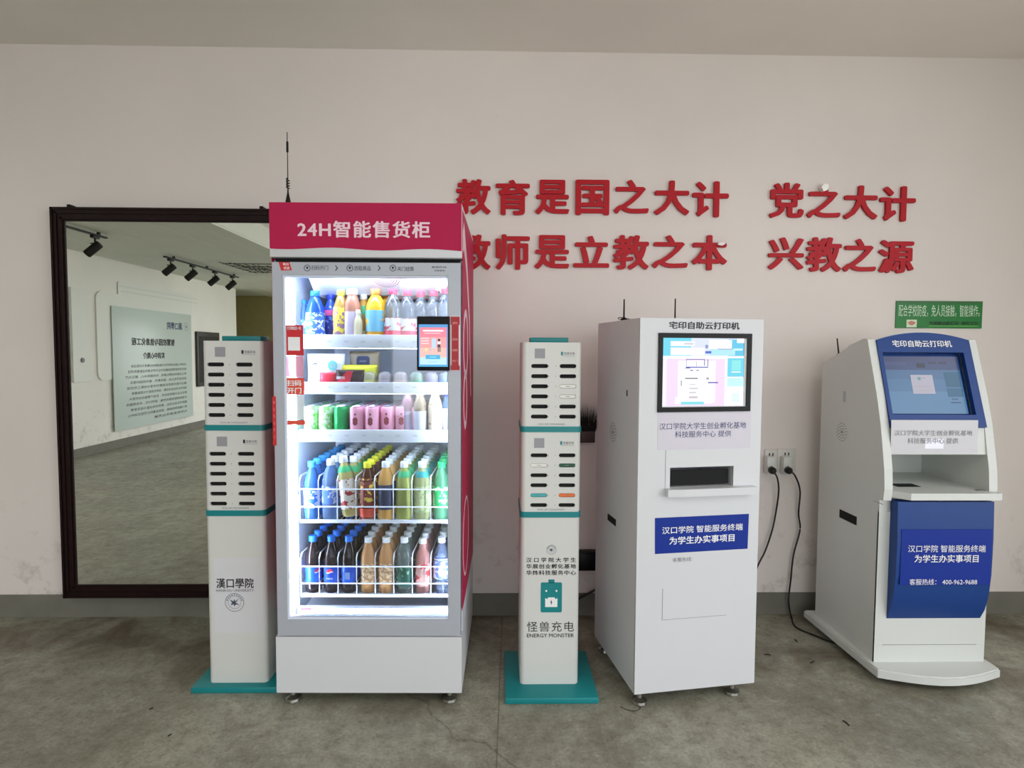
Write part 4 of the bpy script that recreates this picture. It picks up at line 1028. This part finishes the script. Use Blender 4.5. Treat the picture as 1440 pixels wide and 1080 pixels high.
kinds = {
 'sport': ('blue sports drink bottle', bmesh_parts('sport', 'ribbed', plastic('blue', (110, 180, 245), .28), CAPLB, label_mat('lab_sport', (235, 240, 250), (60, 120, 220), 45, .52))),
 'water': ('pale blue water bottle', bmesh_parts('water', 'straight', plastic('paleblue', (150, 190, 240), .35), CAPW, label_mat('lab_water', (90, 130, 215), (200, 215, 240), 50, .55), lab=(.06, .125))),
 'plum': ('yellow-green plum juice bottle', bmesh_parts('plum', 'straight', plastic('olive', (236, 222, 140), .5), CAPW, label_mat('lab_plum', (232, 226, 214), (170, 40, 50), 38, .58), (.165, .186, mat('band_green', (60, 170, 110), .4)), lab=(.03, .14))),
 'icetea': ('dark iced tea bottle, yellow cap', bmesh_parts('icetea', 'curvy', plastic('darktea', (92, 46, 22), .75), CAPY, label_mat('lab_icetea', (120, 40, 36), (222, 190, 70), 42, .56), (.004, .045, mat('band_red', (220, 80, 60), .4)), lab=(.05, .16))),
 'blacktea': ('amber tea bottle, navy label', bmesh_parts('blacktea', 'straight', plastic('amber', (255, 200, 110), .55), CAPW, mat('lab_navy', (28, 40, 78), .4), lab=(.04, .135))),
 'greentea': ('green tea bottle, green neck band', bmesh_parts('greentea', 'straight', plastic('greentea', (214, 224, 116), .5), CAPW, mat('lab_olive', (140, 148, 62), .4), (.163, .186, MATS['band_green']), lab=(.04, .12))),
 'jasmine': ('pale green tea bottle, teal neck band', bmesh_parts('jasmine', 'straight', plastic('jasmine', (228, 236, 170), .5), CAPW, label_mat('lab_jasmine', (196, 206, 150), (150, 176, 130), 50, .55), (.163, .186, mat('band_teal', (50, 160, 160), .4)), lab=(.03, .13))),
 'lemon': ('green lemon soda bottle, green cap', bmesh_parts('lemon', 'straight', plastic('lemon', (140, 232, 180), .3), CAPG, label_mat('lab_lemon', (50, 180, 100), (200, 235, 200), 45, .55), lab=(.05, .13))),
 'cola': ('dark cola bottle, blue label and cap', bmesh_parts('cola', 'curvy', plastic('cola', (34, 20, 24), .8), CAPB, mat('lab_cola', (22, 82, 196), .35), lab=(.045, .105))),
 'oolong': ('amber oolong bottle, brown label', bmesh_parts('oolong', 'curvy', plastic('oolong', (252, 190, 124), .55), CAPW, label_mat('lab_oolong', (176, 136, 100), (228, 198, 156), 90, .5), lab=(.04, .12))),
 'grass': ('clear herbal bottle, dark green label', bmesh_parts('grass', 'straight', plastic('clear', (206, 224, 216), .2), CAPW, label_mat('lab_grass', (20, 84, 66), (120, 170, 140), 60, .6), lab=(.03, .11))),
 'peach': ('pink peach drink bottle, red label', bmesh_parts('peach', 'slim', plastic('pink', (246, 176, 166), .5), CAPW, label_mat('lab_peach', (236, 186, 176), (206, 60, 64), 30, .54), lab=(.03, .12))),
 'soda': ('clear soda water bottle, blue label', bmesh_parts('soda', 'ribbed', plastic('soda', (196, 214, 245), .2), CAPW, label_mat('lab_soda', (120, 140, 225), (225, 228, 245), 40, .5), lab=(.06, .14))),
}
def place_bottle(parts, x, y, z, label, group, s=1.0, sx=1.0, name='drink_bottle', cat='bottle', tilt=None, rz=None):
    e = bpy.data.objects.new(name, None); e.empty_display_size = .02; COL.objects.link(e)
    e.location = fpos(x, y, z); e.scale = (s*sx, s*sx, s)
    e.rotation_euler = (tilt or 0, 0, random.uniform(0, 6.28) if rz is None else rz)
    tag(e, label, cat, group)
    for pn, me in parts:
        o = bpy.data.objects.new(pn, me); COL.objects.link(o); o.parent = e
    return e
colw = ['leftmost', 'second', 'third', 'fourth', 'fifth', 'sixth', 'seventh', 'rightmost']
roww = ['front', 'second', 'third', 'fourth', 'fifth', 'sixth', 'back']
M_wire = mat('white_coated_wire', (240, 243, 250), .35)
def basket(z, zf1, zf2, ztop, label):
    g = 'white wire baskets in the fridge'
    bk = empty('wire_basket', fpos(0, 0, z), FA, label=label, cat='basket', group=g)
    xl, xr, y0, y1 = -.285, .297, .088, .62; r = .0024; pit = (xr-xl)/8
    MB().box(xl, xr, y0-.004, y0+.004, -.006, .008, .002).build('bottom_rail', M_wire, bk, True)
    for zz in (zf1, zf2): MB().tube([(xl, y0-.003, zz), (xr, y0-.003, zz)], r+.0004, 6).build('front_wire', M_wire, bk, True)
    for i in range(9):
        x = xl+pit*i
        MB().tube([(x, y0, .002), (x, y0, ztop-.016), (x, y0+.016, ztop), (x, y1, ztop), (x, y1, .002)], r+.0003, 6).build('divider_wire', M_wire, bk, True)
        if 0 < i < 8: MB().tube([(x, y0, .05), (x, y1, .05)], r*.7, 5).build('divider_wire', M_wire, bk, True)
    fl = MB()
    for i in range(33): fl.tube([(xl+.01+(xr-xl-.02)*i/32, y0, .0), (xl+.01+(xr-xl-.02)*i/32, y1, .0)], .0012, 4)
    for j in range(5): fl.tube([(xl, y0+.1*j+.03, -.002), (xr, y0+.1*j+.03, -.002)], .0015, 4)
    fl.build('floor_grid', M_wire, bk)['kind'] = 'stuff'
    return bk
basket(.686, .745-.686, .814-.686, .862-.686, 'upper white wire basket below the can shelf, eight columns of mixed bottles')
basket(.391, .441-.391, .508-.391, .556-.391, 'lower white wire basket at the fridge bottom, with the cola bottles')
cols1 = ['sport', 'water', 'plum', 'icetea', 'blacktea', 'greentea', 'jasmine', 'lemon']
cols2 = ['cola', 'cola', 'cola', 'oolong', 'oolong', 'grass', 'peach', 'soda']
pit = .582/8
for bi, (cols, zf, wn, hs_) in enumerate(((cols1, .688, 'upper', 1.03), (cols2, .393, 'lower', 1.0))):
    for c, k in enumerate(cols):
        desc, parts = kinds[k]
        for r in range(7):
            x = -.285+pit*(c+.5)+random.uniform(-.002, .002); y = .128+.0705*r
            lab = '%s, %s row, %s column, %s wire basket' % (desc, roww[r], colw[c], wn)
            s = {'cola': 1.02, 'peach': .98, 'icetea': .99, 'water': 1.04, 'plum': 1.04}.get(k, 1)*hs_
            if bi == 0 and c == 2 and r == 0:
                e = place_bottle(parts, x-.016, y+.002, zf+.02, lab+', leaning left', 'bottles in the %s wire basket' % wn, s, rz=0)
                e.rotation_euler = (0, math.radians(-2)*1, 0); e.rotation_euler = (0, math.radians(-7), 0); e.location = fpos(x+.006, y+.004, zf+.012)
                continue
            place_bottle(parts, x, y, zf, lab, 'bottles in the %s wire basket' % wn, s, rz=(0 if r == 0 else None))
# cola globe mark on the middle front cola, bar code on the third
gm = MB(); cx_, cz, R = 0, .085, .0135
def disc_part(lo, hi, ci):
    gm.cur = ci; n = 12; top = []; bot = []
    for i in range(n+1):
        t_ = -1+2*i/n; h = math.sqrt(max(0, 1-t_*t_)); wv = .18*math.sin(t_*PI)
        top.append((cx_+R*t_, cz+R*min(h, max(-h, hi+wv if hi < 1 else h)))); bot.append((cx_+R*t_, cz+R*max(-h, min(h, lo+wv if lo > -1 else -h))))
    for i in range(n):
        f = lambda p: (p[0]+.0, -.0335+.0335*(1-math.sqrt(max(0, 1-(p[0]/.0335)**2))), p[1])
        gm.quad(f(bot[i]), f(bot[i+1]), f(top[i+1]), f(top[i]))
disc_part(.15, 1, 0); disc_part(-.15, .15, 1); disc_part(-1, -.15, 2)
gmesh = gm.mesh('globe_mark', [mat('globe_red', (214, 40, 60), .4), M_inkw, mat('globe_blue', (30, 70, 190), .4)])
for o in [o for o in COL.objects if o.name.startswith('drink_bottle') and 'cola' in o.get('label', '') and 'front row' in o.get('label', '')]:
    c = [i for i, wd in enumerate(colw) if ' %s column' % wd in o['label']][0]
    if c == 1: link('globe_mark', gmesh, o); text('lettering', 'PEPSI', M_inkw, o, -.012, .012, .058, .064, -.0335, bold=.02, res=1)
    if c == 0:
        q = link('globe_mark', gmesh, o); q.rotation_euler = (0, 0, .5); o.rotation_euler = (0, 0, .3)
    if c == 2: bx('bar_code_patch', mat('pale_blue_patch', (150, 180, 235), .4), o, -.009, .009, -.0345, -.030, .058, .085)
# cans on the third shelf
def can_mesh(key, m1, m2=None):
    p = []
    p.append(('can_body', MB().lathe([(0, .002), (.022, 0), (.0275, .008), (.0275, .108), (.0265, .112), (.0235, .118)], seg=20).mesh('can_body', m1, True, 50)))
    p.append(('can_lid', MB().lathe([(.0235, .118), (.0245, .1205), (.0235, .1215), (.0215, .118), (0, .118)], seg=20).mesh('can_lid', mat('can_aluminium', (196, 202, 216), .25, metal=.8), True, 50)))
    t_ = MB().box(-.005, .005, -.010, .012, .1185, .1198); p.append(('pull_tab', t_.mesh('pull_tab', MATS['can_aluminium'])))
    return p
canL = can_mesh('lime', label_mat('can_lime', (150, 216, 130), (230, 244, 226), 55, .52, .3)); canG = can_mesh('green', mat('can_green', (20, 158, 84), .3))
canP = can_mesh('pink', mat('can_pink', (242, 176, 200), .3))
ccols = [(canL, 'pale lime green drink can'), (canL, 'pale lime green drink can'), (canG, 'plain green drink can'), (canP, 'pink drink can'), (canP, 'pink drink can'), (canP, 'pink drink can'), (canP, 'pink drink can'), (canP, 'pink drink can')]
cx0 = FF.f(438, 610, .13)[0]
mark = MB(); mark.prism([(-.004, .092), (.004, .094), (.003, .086), (-.003, .085)], -.0292, -.026, 'y')
mark.prism([(.010*math.cos(a*PI/8)*(1.1 if a % 4 else .8), .062+.016*math.sin(a*PI/8)) for a in range(16)], -.0292, -.0255, 'y')
mark_m = mark.mesh('printed_fruit', mat('dark_red_print', (150, 60, 74), .4))
for c, (parts, desc) in enumerate(ccols):
    for r in range(5):
        e = place_bottle(parts, cx0+.0585*c+(.004 if c > 2 else 0), .128+.060*r+(.022 if c in (5, 6, 7) else 0), SH[2][0]+.012, '%s, %s row, %s column of the can shelf' % (desc, roww[r] if r < 4 else 'back', colw[c]), 'drink cans on the third fridge shelf', 1.0, name='drink_can', cat='can', rz=0)
        if parts is canP and r == 0: link('printed_fruit', mark_m, e)
def one(key, shape, liquid, cap, lab_m, px, s, sx, off, shelf_i, label, band=None, lab=(.03, .13), tilt=None):
    parts = bmesh_parts(key, shape, liquid, cap, lab_m, band, lab, .0195 if shape == 'wide' else .0155)
    zf = SH[shelf_i][0]+.012; u = FF.f(px, 480 if shelf_i == 0 else 600, off)[0]
    return place_bottle(parts, u, off, zf, label, 'bottles on the %s fridge shelf' % ('top' if shelf_i == 0 else 'third'), s, sx, rz=0)
one('mauve', 'wide', plastic('mauve', (170, 130, 140), .7), CAPW, mat('lab_mauve', (176, 164, 186), .4), 574, .84, 1.02, .15, 2, 'mauve drink bottle right of the pink cans on the third shelf', lab=(.01, .12))
one('milk', 'wide', plastic('milktea', (178, 160, 130), .6), mat('cap_silver', (200, 202, 206), .3), mat('lab_pale', (206, 212, 226), .4), 591, .82, 1.02, .135, 2, 'bottle with pale blue-white sleeve, second right of the pink cans', lab=(.01, .125))
one('cream', 'wide', plastic('cream', (236, 216, 180), .7), CAPW, label_mat('lab_cream', (240, 224, 196), (214, 160, 130), 30, .6), 612, .84, 1.03, .13, 2, 'cream coloured bottle with white cap on the third shelf', lab=(.01, .15))
one('edge', 'wide', plastic('paleblue', (150, 190, 240), .35), CAPD, mat('lab_white', (226, 230, 240), .4), 629, .80, .95, .15, 2, 'clear bottle with white sleeve at the right end of the third shelf', lab=(.03, .14))
# top shelf
CL = plastic('waterclear', (205, 218, 232), .16, .7)
redlab = label_mat('lab_redwater', (236, 240, 244), (222, 90, 110), 30, .56); redband = mat('band_pinkred', (226, 86, 110), .4)
one('vit', 'curvy', plastic('vitblue', (40, 100, 225), .55), CAPB, label_mat('lab_vit', (60, 110, 220), (230, 240, 250), 70, .53), 444, .93, 1.25, .13, 0, 'large clear blue bottle with white script at left of the top shelf', lab=(.01, .13))
one('vit2', 'ribbed', plastic('vitblue', (40, 100, 225), .55), CAPD, label_mat('lab_vit2', (34, 44, 140), (120, 150, 230), 60, .58), 466, .90, 1.1, .20, 0, 'dark blue bottle, second from the left on the top shelf', (.125, .15, mat('band_pink', (220, 90, 150), .4)), lab=(.01, .12))
one('left0', 'ribbed', plastic('blue', (110, 180, 245), .28), CAPB, label_mat('lab_l0', (80, 130, 230), (240, 240, 250), 50, .55), 428, .8, 1.0, .20, 0, 'blue bottle at the far left end of the top shelf', lab=(.02, .12))
one('lemonj', 'curvy', plastic('juicebrown', (205, 160, 80), .6), CAPL, label_mat('lab_lemonj', (230, 206, 70), (150, 110, 140), 45, .54), 480, .95, 1.05, .14, 0, 'juice bottle with lime cap and yellow label on the top shelf', lab=(.01, .15))
one('latte', 'wide', plastic('latte', (188, 128, 104), .7), CAPW, mat('lab_latte', (196, 184, 204), .4), 496, .97, 1.1, .14, 0, 'milky brown bottle with lilac sleeve and white cap on the top shelf', lab=(.01, .13))
one('soy', 'straight', plastic('soyorange', (224, 168, 60), .6), mat('cap_cream', (236, 232, 214), .4), mat('lab_soy', (236, 226, 190), .4), 512, .90, 1.05, .20, 0, 'orange drink bottle with green neck band on the top shelf', (.13, .17, mat('band_soy', (40, 150, 90), .4)), lab=(.01, .06))
sm = bmesh_parts('small', 'slim', plastic('creamjar', (238, 226, 190), .8), mat('cap_cream', (236, 232, 214), .4), None)
place_bottle(sm, FF.f(504, 480, .115)[0], .115, SH[0][0]+.012, 'small round-topped cream bottle at the front of the top shelf', 'bottles on the top fridge shelf', .60, .98, rz=0)
one('orange', 'straight', plastic('orange', (250, 186, 50), .75), CAPO, label_mat('lab_orange', (120, 190, 220), (240, 190, 80), 22, .56), 529, .97, 1.30, .135, 0, 'large orange juice bottle with orange cap and blue label', lab=(.05, .135))
one('orange2', 'straight', plastic('orange', (250, 186, 50), .75), CAPO, None, 543, .95, 1.2, .25, 0, 'orange juice bottle standing behind the large orange juice bottle')
one('orange3', 'straight', plastic('orangered', (230, 110, 50), .7), mat('cap_rust', (190, 80, 50), .4), None, 552, .93, 1.1, .36, 0, 'rusty capped orange bottle at the back of the top shelf')
for i, (px, off, s) in enumerate(((553, .13, .97), (573, .14, .95), (592, .16, .94), (610, .15, .95), (627, .135, .99))):
    one('w_red', 'straight', CL, CAPR, redlab, px, s, 1.12, off, 0, 'clear water bottle with red cap on the top shelf, %s of five' % ordn[i], (.008, .055, redband), lab=(.055, .105))
for i, (px, off) in enumerate(((520, .33), (508, .28), (565, .27), (583, .28), (601, .29), (619, .28))):
    wt_ = i < 2
    one('w_back' if wt_ else 'w_red', 'straight', CL, MATS['cap_cream'] if wt_ else CAPR, MATS['lab_soy'] if wt_ else redlab, px, .93, 1.05, off, 0,
        ('cream capped bottle at the back of the top shelf, %s of two' % ('right', 'left')[i]) if wt_ else ('red capped water bottle in the back row of the top shelf, %s from left' % ordn[i-2]), None if wt_ else (.008, .055, redband), lab=(.055, .105))
# crumpled film bag above the right bottle
rnd = random.Random(5)
bm = bmesh.new(); bmesh.ops.create_icosphere(bm, subdivisions=3, radius=1)
for v in bm.verts:
    n = v.co.normalized(); k = 1+rnd.uniform(-.28, .28)
    v.co = Vector((n.x*.028*k, n.y*.03*k, n.z*.036*k))
mb = MB(); mb.add_bm(bm); bag = mb.build('plastic_wrap', mat('white_film', (228, 234, 240), .2), None, False)
u, z = FF.f(624, 399, .15); bag.location = fpos(u, .15, z); tag(bag, 'crumpled white plastic wrap above the rightmost bottle on the top shelf', 'wrap')
# second shelf: bags, packets, tubs
def pouch(name, label, cat, q, off, depth, m, marks=(), seed=1, lean=.0):
    """soft pouch: pillow with crimped ends"""
    u0, u1, z0, z1 = FF.r(*q, off); z0 = max(z0, SH[1][0]+.0125); rnd = random.Random(seed)
    e = empty(name, fpos((u0+u1)/2, off+depth/2, z0), FA, label=label, cat=cat)
    nx, nz = 14, 10; b = MB(); V = {}
    W_, H_ = (u1-u0), z1-z0
    for s_ in (-1, 1):
        for i in range(nx+1):
            for j in range(nz+1):
                a, c = i/nx, j/nz
                t_ = (math.sin(PI*a)**.6 if 0 < a < 1 else 0)*(math.sin(PI*c)**.45 if 0 < c < 1 else 0)
                wob = rnd.uniform(-.0012, .0012)*t_
                V[s_, i, j] = ((a-.5)*W_*(1-.04*math.sin(PI*c)), s_*(depth/2*t_)+wob + lean*c, c*H_)
    n = len(b.v)
    for s_ in (-1, 1):
        for i in range(nx):
            for j in range(nz):
                qd = [V[s_, i, j], V[s_, i+1, j], V[s_, i+1, j+1], V[s_, i, j+1]]
                b.quad(*(qd if s_ < 0 else qd[::-1]))
    me = b.mesh(name, m, False, 35, True)
    me.polygons.foreach_set('use_smooth', [True]*len(me.polygons)); link('wrapper', me, e)
    for (pn, poly, mm) in marks:
        k = MB(); dd = -depth/2-.0012
        k.prism([((p[0]-.5)*W_, p[1]*H_) for p in poly], dd+lean*.5, dd+lean*.5+.004, 'y'); k.build(pn, mm, e)
    return e
def ell(cx, cy, rx, ry, n=14): return [(cx+rx*math.cos(2*PI*i/n), cy+ry*math.sin(2*PI*i/n)) for i in range(n)]
pouch('snack_bag', 'large white snack bag with rainbow ring at left of the second shelf', 'bag', (428, 497, 483, 541), .13, .06, mat('bag_white', (224, 226, 234), .35),
      (('printed_arc', [(.18, .62), (.22, .68), (.30, .69), (.36, .62), (.3, .65), (.22, .64)], M_ink), ('rainbow_ring', ell(.72, .62, .12, .16), mat('ring_teal', (90, 180, 190), .4)), ('ring_centre', ell(.72, .62, .07, .1), mat('ring_white', (240, 232, 226), .4))), 2)
pouch('snack_packet', 'red corner packet in front of the white snack bag', 'packet', (448, 524, 472, 541), .104, .02, mat('packet_red', (206, 44, 66), .3), (), 3)
pouch('snack_packet', 'red and black chocolate bar packet at the front of the second shelf', 'packet', (471, 520, 512, 539), .102, .022, mat('packet_dark', (52, 34, 40), .3),
      (('red_flash', [(.05, .1), (.42, .9), (.62, .9), (.5, .1)], MATS['packet_red']), ('bright_strip', [(.06, .3), (.34, .3), (.34, .5), (.06, .5)], M_inkw)), 4)
pouch('snack_packet', 'yellow green packet behind the red and black packet', 'packet', (474, 513, 530, 541), .14, .03, mat('packet_yellow', (206, 206, 50), .3), (), 5)
pouch('snack_bag', 'kraft brown bag with dark blue label at the back of the second shelf', 'bag', (489, 494, 533, 541), .22, .05, mat('bag_kraft', (158, 142, 118), .6),
      (('blue_label', [(.28, .55), (.28, .8), (.34, .86), (.64, .86), (.7, .8), (.7, .55)], mat('label_navy', (38, 50, 92), .4)), ('printed_name', [(.38, .68), (.6, .68), (.6, .73), (.38, .73)], M_inkg)), 6)
tubs = [(520, (196, 190, 110), 'olive yellow'), (542, (176, 160, 176), 'mauve'), (564, (184, 158, 164), 'dusty pink'), (586, (70, 150, 110), 'green'), (607, (130, 122, 160), 'violet'), (626, (90, 130, 190), 'blue')]
for px, rgb, cn in tubs:
    u = FF.f(px, 540, .14)[0]
    e = empty('snack_tub', fpos(u, .135, SH[1][0]+.012), FA, label='small domed %s snack tub on the second shelf' % cn, cat='tub', group='domed snack tubs on the second shelf')
    MB().lathe([(0, 0), (.024, 0), (.028, .004), (.0285, .034), (.0285, .036), (0, .036)], seg=20).build('tub_body', mat('tub_'+cn.replace(' ', '_'), rgb, .35), e, True)
    MB().lathe([(.0285, .036), (.0285, .042), (.026, .056), (.016, .066), (0, .069)], seg=20).build('domed_lid', clear_mat('lid_'+cn.replace(' ', '_'), tuple(int(c*.4+150) for c in rgb), .45, .8), e, True)
    MB().lathe([(0, .037), (.017, .037), (.017, .050), (0, .052)], seg=16).build('filling', MATS['tub_'+cn.replace(' ', '_')], e, True)

# ------------------------------------------------------------------ small litter on the floor
def fl(px, py):
    d = ray(px, py); t_ = -CAM_H/d.z; return (d.x*t_, d.y*t_, .0022)
for i, (px, py, dx, dy, wd) in enumerate(((1185, 1014, 9, 7, 'dark twig on the floor in front of the blue-fronted kiosk'), (1117, 900, 4, 3, 'dark scrap on the floor between the two kiosks'), (1140, 933, 5, -3, 'small dark scrap beside the blue-fronted kiosk base'),
                                  (1075, 921, 9, 1, 'thin brown scrap by the printer kiosk corner'), (210, 998, 5, -2, 'dark speck on the floor below the mirror'), (236, 1036, 5, -3, 'dark chip on the floor in front of the left charging tower'))):
    a, b2 = Vector(fl(px, py)), Vector(fl(px+dx, py+dy)); mid = (a+b2)/2+Vector((.003, .002, .001))
    o = MB().tube([a-a, mid-a, b2-a], .0022, 5).build('floor_scrap', mat('dark_litter', (28, 24, 20), .8), None)
    o.location = a; tag(o, wd, 'debris')
hp = [fl(*p) for p in ((872, 994), (882, 999), (893, 1000.5), (900, 997), (899, 992))]
o = MB().tube(catmull([Vector(p)-Vector(hp[0]) for p in hp]), .0011, 5).build('loose_wire', M_rubber, None); o.location = hp[0]
tag(o, 'thin black wire curled at the printer kiosk\'s front foot', 'wire')
bpy.data.objects.remove(_fo)
